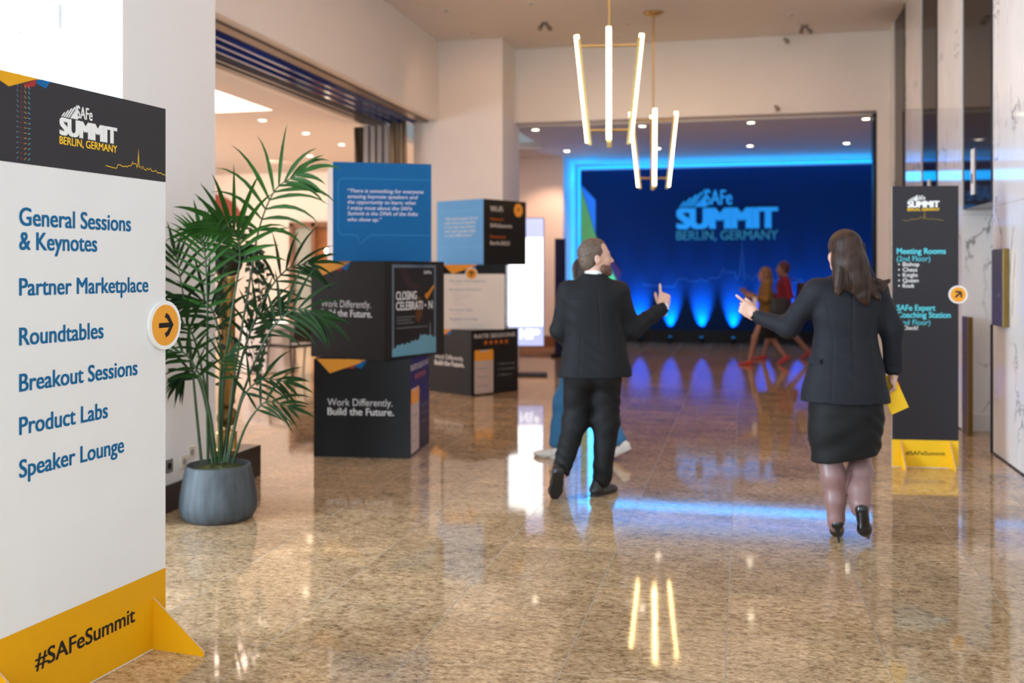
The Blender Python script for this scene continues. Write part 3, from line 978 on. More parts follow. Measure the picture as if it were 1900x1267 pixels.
def chandelier(label, x, y, z0, z1, rot):
    c = thing('chandelier', label, 'chandelier', (x, y, z0), rot, 'brass tube chandeliers')
    Hh = z1 - z0
    rt, rb = .30, .195
    top, bot = Hh - .10, .11
    MB().lathe([(0, HC - z0 - .045), (.06, HC - z0 - .045), (.135, HC - z0 - .012), (.135, HC - z0 - .001), (0, HC - z0 - .001)], seg=28).build('ceiling_canopy', [BRASS], c)
    MB().tube([(0, 0, HC - z0 - .04), (0, 0, bot - .02)], .0125, 10).build('rod', [BRASS], c)
    for nm, zz, r in (('upper_arms', top, None), ('lower_arms', bot, None)):
        m_ = MB()
        for k in range(4):
            a = k * PI / 2
            rr = rb + (rt - rb) * zz / Hh - .03
            m_.tube([(0, 0, zz), (rr * math.cos(a), rr * math.sin(a), zz)], .012, 8)
        m_.lathe([(0, zz - .025), (.03, zz - .025), (.03, zz + .025), (0, zz + .025)], seg=16)
        m_.build(nm, [BRASS], c)
    for k in range(4):
        a = k * PI / 2
        d = Vector((math.cos(a), math.sin(a), 0))
        s_ = Vector((-d.y, d.x, 0)) * .022
        p0, p1 = d * (rb - .035), d * (rt - .035) + Vector((0, 0, Hh - .03))
        p0.z = -.03
        m_ = MB()
        m_.prism([p0 - s_, p0 + s_, p1 + s_, p1 - s_], d * .03)
        o_ = m_.build('light_bar', [BRASS], c, bevel=.004)
        MB().tube([d * rb, d * rb + Vector((0, 0, .0)) + (d * (rt - rb) + Vector((0, 0, Hh))) * .5, d * rt + Vector((0, 0, Hh))], [.021] * 3, 14).build('glowing_tube', [TUBE], o_)
    return c


chandelier('brass chandelier of slanted glowing tubes, nearer and larger of the two', -1.215, 9.163, 2.69, 3.68, math.radians(13 - 6))
chandelier('brass chandelier of slanted glowing tubes, hanging lower in the picture behind the nearer one', -1.172, 13.28, 2.62, 3.60, math.radians(13 - 4))

# ------------------------------------------------------------------ recessed lamps and ceiling fittings
LAMPF = screen_mat('lit_lamp_face', (1.0, .86, .62), 16)
TRIMW = plain('white_lamp_ring', (.75, .72, .68), .5)


def downlight(x, y, z, label, group, i):
    d_ = thing('downlight', label, 'ceiling lamp', (x, y, z), 0, group)
    MB().lathe([(.052, -.004), (.068, -.006), (.072, -.001), (.072, 0)], seg=24).build('ring', [TRIMW], d_)
    MB().lathe([(0, -.003), (.053, -.003)], seg=24).build('lamp_face', [LAMPF], d_)


cols = ('far left', 'left centre', 'right centre', 'far right')
for i, (x, y) in enumerate(BACK_LAMPS):
    downlight(x, y, RC - .0005, 'round lit ceiling lamp before the blue niche, %s in the %s row' % (cols[i % 4], ('nearer', 'farther')[i // 4]), 'recessed lamps of the back room', i)
for i, ((x, y), w) in enumerate(zip(SIDE_LAMPS, ('nearest of three in line', 'middle of three in line', 'farthest of three in line', 'set apart from the other three'))):
    downlight(x, y, RC - .0005, 'round lit lamp in the side room ceiling, %s' % w, 'recessed lamps of the side room', i)
OFFL = plain('unlit_lamp_grey', (.22, .19, .17), .4)
for (x, y), w in zip(((-3.81, 12.54), (-3.79, 13.73), (-2.65, 12.46), (-1.57, 13.77), (-1.79, 14.53), (.61, 13.77)),
                     ('nearest the left wall', 'just before the pier', 'left of the chandelier rod', 'between the chandelier rods', 'close to the header behind the nearer chandelier', 'right of the chandeliers')):
    d_ = thing('ceiling_spot', 'small unlit grey ceiling spot, %s' % w, 'ceiling spot', (x, y, HC - .0005), 0, 'unlit spots in the hall ceiling')
    MB().lathe([(.03, -.012), (.05, -.012), (.055, 0)], seg=20).build('ring', [TRIMW], d_)
    MB().lathe([(0, -.009), (.032, -.009)], seg=20).build('reflector', [OFFL], d_)
SPK = plain('grey_fitting', (.30, .25, .21), .35, metal=.4)
for loc, rot, w in (((-2.68, 13.48, HC), 0, 'two-headed fitting above the pier'), ((.82, 14.48, HC), 0, 'two-headed fitting near the header on the right')):
    d_ = thing('spotlight_pair', 'small grey %s' % w, 'spotlight', loc, .4)
    MB().lathe([(0, -.02), (.04, -.02), (.05, 0), (0, 0)], seg=18).build('mount', [SPK], d_)
    for s_ in (-1, 1):
        MB().tube([(s_ * .02, 0, -.02), (s_ * .06, -.03, -.07), (s_ * .075, -.05, -.10)], [.012, .03, .034], 10).build('lamp_head', [SPK], d_)
for loc, w in (((.60, 14.93, 4.84), 'high on the header wall'), ((.47, 14.93, 3.87), 'low on the header wall above the opening')):
    d_ = thing('wall_sprinkler', 'small metal sprinkler head %s' % w, 'sprinkler', loc, .5)
    MB().tube([(0, .07, .03), (0, 0, 0), (-.03, -.06, -.03)], [.018, .018, .014], 10).build('pipe', [SPK], d_)
    MB().tube([(-.03, -.06, -.03), (-.045, -.085, -.045)], [.03, .034], 12).build('head', [SPK], d_)

# ------------------------------------------------------------------ folding partition, tracks, curtains
TR = thing('partition_track', 'long ceiling track of grey, blue and brown rails under the left lintel', 'partition track', (0, 0, 0))
zt = 3.745
for nm, x0, x1, z0, z1, mt in (('front_lip', -4.56, -4.432, zt - .012, zt, WALL), ('brown_rail', -4.70, -4.57, zt - .035, zt + .02, TAUPE), ('glass_rail', -5.20, -4.73, zt - .03, zt + .01, BLUEGL),
                               ('grey_rail', -5.45, -5.22, zt - .05, zt + .01, GREYM), ('dark_rail', -5.60, -5.46, zt - .03, zt + .02, TAUPE), ('pale_rail', -5.75, -5.61, zt - .02, zt + .01, WALL)):
    m = MB().box(x0, 6.2, z0, x1, 14.15, z1)
    if nm in ('glass_rail', 'grey_rail'):
        n_ = 3 if nm == 'glass_rail' else 2
        for k in range(n_):
            xx = x0 + (x1 - x0) * (k + .5) / n_
            m.box(xx - .02, 6.2, z0 - .03, xx + .02, 14.15, z0, 0)
    m.build(nm, [mt], TR)


def curtain(name, label, x0, x1, y, z0, z1, mat, folds, amp, cat='curtain'):
    n = folds * 8
    m_ = MB()
    v = []
    rows = 8
    for r in range(rows + 1):
        zz = z0 + (z1 - z0) * r / rows
        for k in range(n + 1):
            u = k / n
            v.append((x0 + (x1 - x0) * u + .012 * math.sin(r * 1.3 + k), y + amp * (0.75 + .25 * math.cos(r * .5)) * math.sin(u * folds * 2 * PI + .3 * math.sin(r)), zz))
    w = n + 1
    m_.add(v, [(r * w + k, r * w + k + 1, (r + 1) * w + k + 1, (r + 1) * w + k) for r in range(rows) for k in range(n)], 0, True)
    o_ = m_.build(name, [mat])
    sd = o_.modifiers.new('thickness', 'SOLIDIFY')
    sd.thickness = .006
    return tag(o_, label, cat)


BEIGE = plain('beige_curtain_cloth', (.36, .27, .185), .9, noise=.08, scale=20)
OLIVE = plain('olive_curtain_cloth', (.075, .062, .042), .9, noise=.12, scale=20)
curtain('curtain', 'beige curtain gathered beside the pier', -5.12, -4.86, 14.02, .02, 3.71, BEIGE, 4, .05)
curtain('curtain', 'dark olive curtain hanging at the far end of the opening', -5.80, -5.56, 14.30, .02, 3.70, OLIVE, 4, .05)
PT = thing('folding_partition', 'stack of folded grey partition panels at the far end of the opening', 'folding partition', (-5.35, 14.05, 0))
for k in range(4):
    MB().box(-.19 + k * .10, -.05 + .02 * k, .02, -.115 + k * .10, .45, 3.68).build('panel', [GREYP], PT, bevel=.004)

# ------------------------------------------------------------------ side room: door frame, chairs, table
DF = thing('display_cabinet', 'wood-framed glazed cabinet against the side room far wall', 'cabinet', (-9.45, 21.1, 0))
b = MB()
for x0, x1 in ((-.66, -.56), (-.12, -.02), (.50, .60)):
    b.box(x0, -.12, 0, x1, .08, 2.6)
b.box(-.66, -.12, 2.5, .60, .08, 2.62).box(-.66, -.12, 0, .60, .08, .12)
b.build('frame', [BROWNW], DF, bevel=.005)
MB().box(-.56, -.02, .12, -.12, .0, 2.5).build('bright_pane', [plain('pale_reflecting_pane', (.62, .70, .66), .08, metal=.6)], DF)
MB().box(-.02, -.02, .12, .50, .0, 2.5).build('amber_pane', [plain('amber_wood_pane', (.28, .11, .04), .15, noise=.3, scale=3)], DF)
LP = thing('wall_lamp', 'small round lit lamp in front of the glazed cabinet', 'lamp', (-9.13, 20.9, 1.95))
MB().tube([(0, .08, 0), (0, 0, 0)], .012, 8).build('arm', [BRASS], LP)
MB().lathe([(.0, -.06), (.04, -.045), (.06, 0), (.04, .045), (0, .06)], seg=16).build('globe', [LAMPF], LP)

CLOTH = plain('white_tablecloth', (.80, .78, .80), .8, noise=.03)
TB = thing('banquet_table', 'round table under a white floor-length cloth in the side room', 'table', (-6.95, 13.75, 0))
prof = []
n = 48
m = MB()
rows = [(0.0, .745), (.34, .745), (.36, .735), (.37, .70), (.38, .45), (.40, .2), (.43, .015)]
v = []
for ri, (r, zz) in enumerate(rows):
    for k in range(n):
        a = 2 * PI * k / n
        rr = r + (0.035 * max(0, ri - 2) / 4 * math.sin(9 * a) if ri > 2 else 0)
        v.append((rr * math.cos(a), rr * math.sin(a), zz))
m.add(v, [(i * n + k, i * n + (k + 1) % n, (i + 1) * n + (k + 1) % n, (i + 1) * n + k) for i in range(len(rows) - 1) for k in range(n)], 0, True)
m.build('tablecloth', [CLOTH], TB)
MB().lathe([(0, .70), (.335, .70), (.335, .742), (0, .742)], seg=36).build('tabletop', [BROWNW], TB)
MB().lathe([(0, 0), (.25, 0), (.25, .02), (.04, .04), (.04, .70), (0, .70)], seg=20).build('pedestal', [BLACK], TB)
CHB = plain('black_chair_leather', (.014, .013, .014), .4, noise=.1)


def chair(label, x, y, rz):
    c = thing('conference_chair', label, 'chair', (x, y, 0), rz, 'black chairs of the side room')
    MB().box(-.24, -.23, .42, .24, .24, .47).build('seat', [CHB], c, bevel=.015)
    m_ = MB()
    m_.prism([(-.23, -.22, .50), (.23, -.22, .50), (.22, -.30, .92), (-.22, -.30, .92)], (0, -.035, .0))
    m_.build('backrest', [CHB], c, bevel=.012)
    for sx in (-1, 1):
        MB().tube([(sx * .25, .22, .44), (sx * .26, .25, 0)], .013, 8).build('leg', [BLACK], c)
        MB().tube([(sx * .25, -.24, .70), (sx * .25, -.22, .44), (sx * .26, -.27, 0)], .013, 8).build('leg', [BLACK], c)
        MB().tube([(sx * .25, .20, .45), (sx * .27, .16, .66), (sx * .27, -.10, .68), (sx * .25, -.25, .66)], .014, 8).build('armrest', [BLACK], c)
    return c


chair('black armchair with slim metal legs beside the white-clothed table', -6.28, 13.15, 1.2)
chair('black armchair with slim metal legs, second from the white-clothed table', -6.12, 13.95, 1.6)
chair('black armchair with slim metal legs, farthest from the white-clothed table', -6.3, 14.9, 2.0)

# ------------------------------------------------------------------ left foreground: wall fitting, sockets, plinth objects
WF = thing('wall_unit', 'white curved box on the bright wall at top left, with a cable below', 'wall unit', (-4.09, 5.1, 2.92))
m = MB()
pts = []
for k in range(13):
    x = -.18 + .36 * k / 12
    pts.append((x, -.085 - .03 * math.cos((k - 6) / 12 * PI), 0))
outline = [(-.18, -.001, 0)] + pts + [(.18, -.001, 0)]
m.prism(outline, (0, 0, .15))
m.build('cover', [P_WHITE], WF, bevel=.004)
MB().tube([(-.185, -.05, .03), (-.215, -.05, .05), (-.215, -.05, .09), (-.185, -.04, .12)], .004, 8).build('side_wire', [P_GREY], WF)
MB().tube([(-.105, -.012, 0), (-.105, -.010, -.9)], .007, 8).build('cable', [P_LGREY], WF)
SKT = plain('cream_socket', (.70, .66, .56), .4)
for yy, zz, mt, w in ((5.57, .285, plain('grey_socket', (.17, .16, .16), .4), 'dark grey socket plate low on the pillar, nearest the sign'), (5.742, .28, SKT, 'cream socket plate low on the pillar, middle of three'),
                      (5.832, .325, SKT, 'cream socket plate low on the pillar, highest of three')):
    s_ = thing('wall_socket', w, 'socket', (-3.5, yy, zz), 0, 'sockets on the pillar')
    MB().box(0, -.04, -.04, .010, .04, .04).build('plate', [mt], s_, bevel=.002)
    MB().disc((.010, 0, 0), .022, (1, 0, 0), .001, 20).build('outlet', [P_GREY if mt is SKT else BLACK], s_)

# ------------------------------------------------------------------ right wall fittings
CP = thing('call_panel', 'brass elevator call panel on the near marble wall', 'elevator panel', (1.98 + .0195, 8.58, 1.37))
MB().box(-.045, -.19, -.305, 0, .185, .305).build('plate', [BRONZE], CP, bevel=.003)
MB().box(-.047, -.187, -.305, -.044, -.165, .305).build('bright_edge', [BRASS], CP)
MB().disc((-.045, -.05, -.06), .012, (-1, 0, 0), .004, 16).build('button', [STEEL], CP)
ST = tag(MB().box(1.985, 9.80, .0, 2.03, 10.05, 1.08).build('brass_post', [BRONZE], bevel=.003), 'tall narrow flat brass post standing at the corner of the elevator bay', 'brass post')
for yy, z0, z1, w in ((11.9, 2.20, 2.52, 'white elevator floor indicator plate, second bay from the near wall'), (9.70, 2.19, 2.60, 'white elevator floor indicator plate over the nearest bay')):
    s_ = thing('floor_indicator', w, 'indicator', (2.012, yy, z0), 0, 'elevator indicators')
    MB().box(-.012, -.055, 0, 0, .055, z1 - z0).build('plate', [P_WHITE], s_, bevel=.002)
    MB().box(-.0135, -.028, .10, -.011, .028, .19).build('display', [BLACK], s_)
# ------------------------------------------------------------------ potted palm
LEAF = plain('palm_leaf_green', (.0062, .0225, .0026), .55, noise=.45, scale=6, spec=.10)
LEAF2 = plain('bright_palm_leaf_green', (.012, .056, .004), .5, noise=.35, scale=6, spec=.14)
STEMG = plain('palm_stem_green', (.014, .038, .006), .45, noise=.25, scale=12)
POTM = plain('blue_grey_fibre_pot', (.052, .062, .070), .6, noise=.42, scale=5, bump=.15, stretch=(5, 5, .8))
MOSS = plain('moss_cover', (.055, .060, .012), .95, noise=.6, scale=40, bump=.8)
IVYL = plain('dark_ivy_leaf', (.018, .038, .014), .4, noise=.4, scale=12)


def catmull(pts, n):
    P = [Vector(p) for p in pts]
    P = [P[0] * 2 - P[1]] + P + [P[-1] * 2 - P[-2]]
    out = []
    segs = len(P) - 3
    for i in range(n + 1):
        t = i / n * segs
        k = min(int(t), segs - 1)
        t -= k
        a, b_, c_, d_ = P[k:k + 4]
        out.append(.5 * ((2 * b_) + (c_ - a) * t + (2 * a - 5 * b_ + 4 * c_ - d_) * t * t + (3 * b_ - a - 3 * c_ + d_) * t ** 3))
    return out


def blade(mb, base, d, up, length, width, droop, mi=0, seg=6):
    """A long narrow leaflet with a keel, bending down along its length."""
    d = d.normalized()
    side = d.cross(up)
    side = side.normalized() if side.length > 1e-5 else Vector((1, 0, 0))
    p = Vector(base)
    v = []
    st = length / seg
    for i in range(seg + 1):
        t = i / seg
        w = width * (0.25 + 1.5 * t) * (1 if t < .3 else 1) if t < .3 else width * .70 * max(0.0, (1 - t) / .7) ** .75
        nrm = side.cross(d).normalized()
        v += [p - side * w / 2 + nrm * w * .18, p, p + side * w / 2 + nrm * w * .18]
        d = (d + Vector((0, 0, -1)) * droop * st * (0.6 + 2.0 * t)).normalized()
        side = (side - d * side.dot(d)).normalized()
        p = p + d * st
    f = []
    for i in range(seg):
        a = i * 3
        f += [(a, a + 1, a + 4, a + 3), (a + 1, a + 2, a + 5, a + 4)]
    mb.add(v, f, mi, True)


def frond(parent, pts, t0, n, length, width, droop, mat, rnd, out_n=(0, -1, 0.25)):
    sp = catmull(pts, 30)
    m_ = MB()
    m_.tube(sp, [.0085 * (1 - .75 * i / 30) + .001 for i in range(31)], 7, 0)
    for i in range(n):
        t = t0 + (1 - t0) * (i + .5) / n
        k = min(29, int(t * 30))
        base = sp[k].lerp(sp[k + 1], t * 30 - k)
        tan = (sp[k + 1] - sp[k]).normalized()
        nv = Vector(out_n)
        side = tan.cross(nv)
        side = side.normalized() if side.length > 1e-4 else Vector((1, 0, 0))
        nn = side.cross(tan).normalized()
        tt = (t - t0) / (1 - t0)
        L = length * (.55 + .75 * math.sin(PI * min(1, tt * .85 + .12))) * rnd.uniform(.85, 1.1)
        for s_ in (-1, 1):
            d = tan * (.45 + .9 * tt) + side * s_ * (1.0 - .45 * tt) + nn * rnd.uniform(-.1, .25)
            blade(m_, base, d, nn if s_ > 0 else nn, L, width * rnd.uniform(.85, 1.15), droop * rnd.uniform(.6, 1.4), 1)
    blade(m_, sp[-1], sp[-1] - sp[-2], Vector(out_n), length * .9, width * 1.2, droop, 1)
    lim = lambda p: (max(p[0], (-.355 + .2269 * p[1]) / .9739), p[1], p[2])   # leaves rest against the pillar
    m_.v = [lim(p) for p in m_.v]
    return m_.build('frond', [STEMG, mat], parent)


PALM = thing('potted_palm', 'tall feathery green palm in a blue-grey pot beside the white pillar', 'potted plant', (-3.115, 5.50, 0), math.radians(13.1))
MB().lathe([(0, 0), (.185, 0), (.205, .010), (.226, .045), (.231, .09), (.226, .15), (.213, .22), (.198, .29), (.192, .325), (.185, .33), (.178, .322), (.176, .26), (0, .255)], seg=56).build('pot', [POTM], PALM)
rr = random.Random(3)
mm = MB()
sv, sf, n_, R_ = [], [], 36, 7
for i in range(R_ + 1):
    for k in range(n_):
        a = 2 * PI * k / n_
        r = .178 * i / R_
        sv.append((r * math.cos(a), r * math.sin(a), .285 + .03 * math.cos(i / R_ * 1.4) + (rr.uniform(-.012, .014) if 0 < i < R_ else 0)))
sf = [(i * n_ + k, i * n_ + (k + 1) % n_, (i + 1) * n_ + (k + 1) % n_, (i + 1) * n_ + k) for i in range(R_) for k in range(n_)]
mm.add(sv, sf, 0, True)
mm.build('moss', [MOSS], PALM)


def pxl(px, py, d=0.0):
    return ((px - 397) / 306.0, d, 1.5 + (503 - py) / 306.0)


FR = [  # waypoints in the plant's own upright plane, depth offset, leaflet start, count, length, width, droop, bright
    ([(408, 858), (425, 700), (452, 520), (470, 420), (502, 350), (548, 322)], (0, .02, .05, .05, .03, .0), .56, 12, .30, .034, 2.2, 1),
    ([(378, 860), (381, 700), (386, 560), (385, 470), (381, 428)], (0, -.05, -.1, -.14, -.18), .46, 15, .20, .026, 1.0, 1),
    ([(366, 862), (352, 740), (338, 620), (322, 520), (312, 470)], (0, .02, .05, .05, .05), .48, 11, .22, .026, 1.6, 0),
    ([(412, 858), (440, 740), (476, 650), (512, 595), (556, 572), (598, 590)], (0, .0, -.02, -.05, -.08, -.1), .50, 13, .24, .030, 2.0, 0),
    ([(424, 860), (447, 800), (470, 764), (496, 742), (540, 752)], (0, -.04, -.08, -.1, -.1), .52, 8, .17, .024, 1.8, 0),
    ([(416, 858), (432, 780), (452, 728), (486, 702), (528, 708)], (0, -.02, -.05, -.05, -.05), .46, 9, .19, .026, 2.0, 0),
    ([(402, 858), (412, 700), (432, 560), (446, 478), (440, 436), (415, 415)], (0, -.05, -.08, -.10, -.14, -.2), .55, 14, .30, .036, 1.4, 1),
    ([(394, 860), (388, 760), (374, 690), (350, 650), (322, 650)], (0, -.08, -.14, -.18, -.2), .45, 11, .19, .027, 2.0, 0),
    ([(386, 860), (372, 770), (352, 706), (330, 690), (312, 712)], (0, .05, .08, .1, .1), .48, 10, .18, .026, 2.0, 0),
    ([(398, 858), (402, 720), (392, 610), (368, 560), (336, 560)], (0, .02, .05, .06, .06), .48, 13, .24, .03, 1.8, 0),
    ([(408, 858), (428, 690), (470, 560), (512, 500), (556, 488)], (0, .08, .14, .18, .2), .54, 11, .25, .026, 1.8, 0),
    ([(404, 860), (418, 740), (440, 640), (462, 590), (498, 570)], (0, .08, .12, .14, .16), .44, 12, .2, .028, 1.6, 0),
    ([(392, 860), (380, 740), (366, 640), (352, 600), (330, 600)], (0, -.04, -.1, -.16, -.2), .45, 12, .18, .026, 1.8, 0),
    ([(400, 858), (404, 760), (412, 690), (424, 660), (440, 650)], (0, -.06, -.12, -.18, -.22), .42, 10, .17, .026, 1.6, 0),
]
for i, (w, dd, t0, n, L, wd, dr, br) in enumerate(FR):
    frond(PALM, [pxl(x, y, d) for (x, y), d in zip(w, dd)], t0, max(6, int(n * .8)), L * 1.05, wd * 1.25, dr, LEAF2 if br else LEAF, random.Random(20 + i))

# ------------------------------------------------------------------ brass pedestal with trailing ivy, on the plinth
PD = thing('brass_pedestal', 'slender brass pedestal with globe and fluted foot on the dark plinth', 'pedestal', (-3.575, 6.43, .225))
m = MB()
prof = [(0, 0), (.075, 0), (.078, .012), (.066, .02)]
m.lathe(prof, seg=32)
n = 48
v = []
for zz in (.02, .12):
    for k in range(n):
        a = 2 * PI * k / n
        r = .062 + .008 * abs(math.sin(8 * a))
        v.append((r * math.cos(a), r * math.sin(a), zz))
m.add(v, [(k, (k + 1) % n, n + (k + 1) % n, n + k) for k in range(n)], 0, True)
m.lathe([(.07, .12), (.072, .135), (.03, .145), (.025, .17)], seg=32)
m.build('fluted_foot', [BRASS], PD)
MB().lathe([(.0, .165)] + [(.075 * math.sin(a), .245 - .075 * math.cos(a)) for a in [.3 + k * (PI - .6) / 14 for k in range(15)]] + [(0, .32)], seg=32).build('globe', [BRONZE], PD)
MB().lathe([(0, .31), (.03, .315), (.058, .34), (.058, 1.22), (.07, 1.24), (.0, 1.24)], seg=32).build('shaft', [BRASS], PD)
IV = thing('trailing_ivy', 'dark trailing ivy spilling from a bowl on the brass pedestal', 'potted plant', (-3.575, 6.43, .225 + 1.241))
MB().lathe([(0, 0), (.06, 0), (.10, .05), (.125, .13), (.13, .17), (.12, .17), (.11, .13), (0, .12)], seg=32).build('bowl', [BASEB], IV)
rv = random.Random(11)


def ivy_leaf(mb, p, d, s):
    d = d.normalized()
    w = d.cross(Vector((rv.uniform(-1, 1), rv.uniform(-1, 1), rv.uniform(-.4, 1)))).normalized()
    n_ = d.cross(w).normalized() * s * .15
    pts = [p, p + d * s * .25 + w * s * .42 + n_, p + d * s * .55 + w * s * .30, p + d * s * 1.0 + n_, p + d * s * .55 - w * s * .30, p + d * s * .25 - w * s * .42 + n_]
    mb.add(pts, [(0, 1, 2), (0, 2, 3), (0, 3, 4), (0, 4, 5)], 1, False)


m = MB()
for k in range(150):
    a, r, zz = rv.uniform(0, 2 * PI), rv.uniform(.02, .19), rv.uniform(.15, .40)
    r *= 1.1 - abs(zz - .24) * 1.9
    ivy_leaf(m, Vector((r * math.cos(a), r * math.sin(a), zz)), Vector((math.cos(a), math.sin(a), rv.uniform(-.4, .8))), rv.uniform(.04, .075))
m.tube([(0, 0, .12), (.02, 0, .25), (.03, .02, .36)], [.008, .006, .003], 6)
m.build('ivy_crown', [STEMG, IVYL], IV)
for k in range(9):
    a = rv.uniform(-1.3, .9)
    reach = rv.uniform(.16, .34)
    ln = rv.uniform(.25, .75)
    p = [Vector((.09 * math.cos(a), .09 * math.sin(a), .16)), Vector((reach * .7 * math.cos(a), reach * .7 * math.sin(a), .20)), Vector((reach * math.cos(a), reach * math.sin(a), .02)),
         Vector((reach * math.cos(a) + rv.uniform(-.04, .05), reach * math.sin(a), -ln * .6)), Vector((reach * math.cos(a) + rv.uniform(-.06, .07), reach * math.sin(a), -ln))]
    sp = catmull(p, 26)
    m = MB().tube(sp, .0025, 5)
    for i in range(3, 27):
        for j in range(rv.choice((0, 1, 1, 2, 3))):
            ivy_leaf(m, sp[i], Vector((rv.uniform(-1, 1), rv.uniform(-1, 1), rv.uniform(-1, .2))), rv.uniform(.03, .075))
    m.build('vine', [STEMG, IVYL], IV)
# ------------------------------------------------------------------ figures: smooth-blended distance fields turned into one surface
def A3(p):
    return np.array(p, dtype=np.float64)


class Shape:
    """Blended solid: each piece is evaluated in its own box, merged smoothly, and meshed as one continuous surface."""

    def __init__(s):
        s.p = []

    def cone(s, a, b, ra, rb, k=.03, op='u', flat=None):
        s.p.append(('cone', A3(a), A3(b), ra, rb, k, op, flat))
        return s

    def chain(s, pts, radii, k=.03):
        for i in range(len(pts) - 1):
            s.cone(pts[i], pts[i + 1], radii[i], radii[i + 1], k)
        return s

    def ell(s, c, r, k=.03, op='u', rot=None):
        r = (r, r, r) if isinstance(r, (int, float)) else r
        s.p.append(('ell', A3(c), A3(r), rot, None, k, op, None))
        return s

    def stack(s, lv, k=.03, op='u', pw=2.3):
        s.p.append(('stack', np.array(lv, float), pw, None, None, k, op, None))
        return s

    def half(s, n, d, op='i', k=.004):
        """Keep the side where n.p < d."""
        s.p.append(('half', A3(n) / np.linalg.norm(n), d, None, None, k, op, None))
        return s

    def box_of(s, q):
        if q[0] == 'cone':
            r = max(q[3], q[4])
            return np.minimum(q[1], q[2]) - r, np.maximum(q[1], q[2]) + r
        if q[0] == 'ell':
            r = q[2].max() if q[3] is not None else q[2]
            return q[1] - r, q[1] + r
        if q[0] == 'stack':
            l = q[1]
            return (np.array([(l[:, 1] - l[:, 3]).min(), (l[:, 2] - l[:, 4]).min(), l[0, 0]]), np.array([(l[:, 1] + l[:, 3]).max(), (l[:, 2] + l[:, 4]).max(), l[-1, 0]]))
        return None

    @staticmethod
    def ev(q, X, Y, Z):
        if q[0] == 'cone':
            a, b = q[1], q[2]
            ab = b - a
            L2 = max(ab.dot(ab), 1e-9)
            t = np.clip(((X - a[0]) * ab[0] + (Y - a[1]) * ab[1] + (Z - a[2]) * ab[2]) / L2, 0, 1)
            dx, dy, dz = X - a[0] - t * ab[0], Y - a[1] - t * ab[1], Z - a[2] - t * ab[2]
            if q[7] is not None:           # squash across one axis
                n, f = A3(q[7][0]), q[7][1]
                h = dx * n[0] + dy * n[1] + dz * n[2]
                e = (1 / f - 1)
                dx, dy, dz = dx + h * e * n[0], dy + h * e * n[1], dz + h * e * n[2]
            return np.sqrt(dx * dx + dy * dy + dz * dz) - (q[3] + (q[4] - q[3]) * t)
        if q[0] == 'ell':
            dx, dy, dz = X - q[1][0], Y - q[1][1], Z - q[1][2]
            if q[3] is not None:
                M = np.array(q[3])
                dx, dy, dz = (M[0, 0] * dx + M[1, 0] * dy + M[2, 0] * dz, M[0, 1] * dx + M[1, 1] * dy + M[2, 1] * dz, M[0, 2] * dx + M[1, 2] * dy + M[2, 2] * dz)
            r = q[2]
            k0 = np.sqrt((dx / r[0]) ** 2 + (dy / r[1]) ** 2 + (dz / r[2]) ** 2)
            k1 = np.sqrt((dx / r[0] ** 2) ** 2 + (dy / r[1] ** 2) ** 2 + (dz / r[2] ** 2) ** 2)
            return np.where(k1 > 1e-9, k0 * (k0 - 1) / np.maximum(k1, 1e-9), -r.min())
        if q[0] == 'stack':
            l, pw = q[1], q[2]
            zz = Z[0, 0, :]
            cx, cy, rx, ry = (np.interp(zz, l[:, 0], l[:, i])[None, None, :] for i in (1, 2, 3, 4))
            d = ((np.abs((X - cx) / rx) ** pw + np.abs((Y - cy) / ry) ** pw) ** (1 / pw) - 1) * np.minimum(rx, ry)
            return np.maximum(np.maximum(d, l[0, 0] - Z), Z - l[-1, 0])
        return X * q[1][0] + Y * q[1][1] + Z * q[1][2] - q[2]

    def mesh(s, h=.008, wrinkle=0.0, wk=60):
        bs = [s.box_of(q) for q in s.p if q[6] == 'u']
        lo = np.min([b[0] for b in bs], 0) - 3 * h - .01
        hi = np.max([b[1] for b in bs], 0) + 3 * h + .01
        n = np.ceil((hi - lo) / h).astype(int) + 1
        ax = [lo[i] + h * np.arange(n[i]) for i in range(3)]
        D = np.full(n, 1.0)
        for q in s.p:
            b = s.box_of(q)
            k = q[5]
            if b is None:
                i0, i1 = np.zeros(3, int), n
            else:
                pad = k + 2.5 * h
                i0 = np.maximum(0, np.floor((b[0] - pad - lo) / h).astype(int))
                i1 = np.minimum(n, np.ceil((b[1] + pad - lo) / h).astype(int) + 1)
            if (i1 <= i0).any():
                continue
            sl = tuple(slice(i0[i], i1[i]) for i in range(3))
            X, Y, Z = np.meshgrid(ax[0][sl[0]], ax[1][sl[1]], ax[2][sl[2]], indexing='ij')
            d = s.ev(q, X, Y, Z)
            c = D[sl]
            if q[6] == 'u':
                hh = np.maximum(k - np.abs(c - d), 0) / max(k, 1e-6)
                D[sl] = np.minimum(c, d) - hh * hh * k * .25
            elif q[6] == 's':
                hh = np.maximum(k - np.abs(c + d), 0) / max(k, 1e-6)
                D[sl] = np.maximum(c, -d) + hh * hh * k * .25
            else:
                D[sl] = np.maximum(c, d)
        if wrinkle:
            X, Y, Z = np.meshgrid(*ax, indexing='ij')
            D += wrinkle * (np.sin(wk * (Z * .9 + X * .5 + .06 * np.sin(9 * X + 7 * Z)) + 2 * np.sin(7 * Y)) * np.sin(11 * X + 5 * Z + 3 * Y) + .6 * np.sin(wk * .6 * (X * .8 - Z * .7) + 4 * np.sin(6 * Z)))
        return nets(D, lo, h)


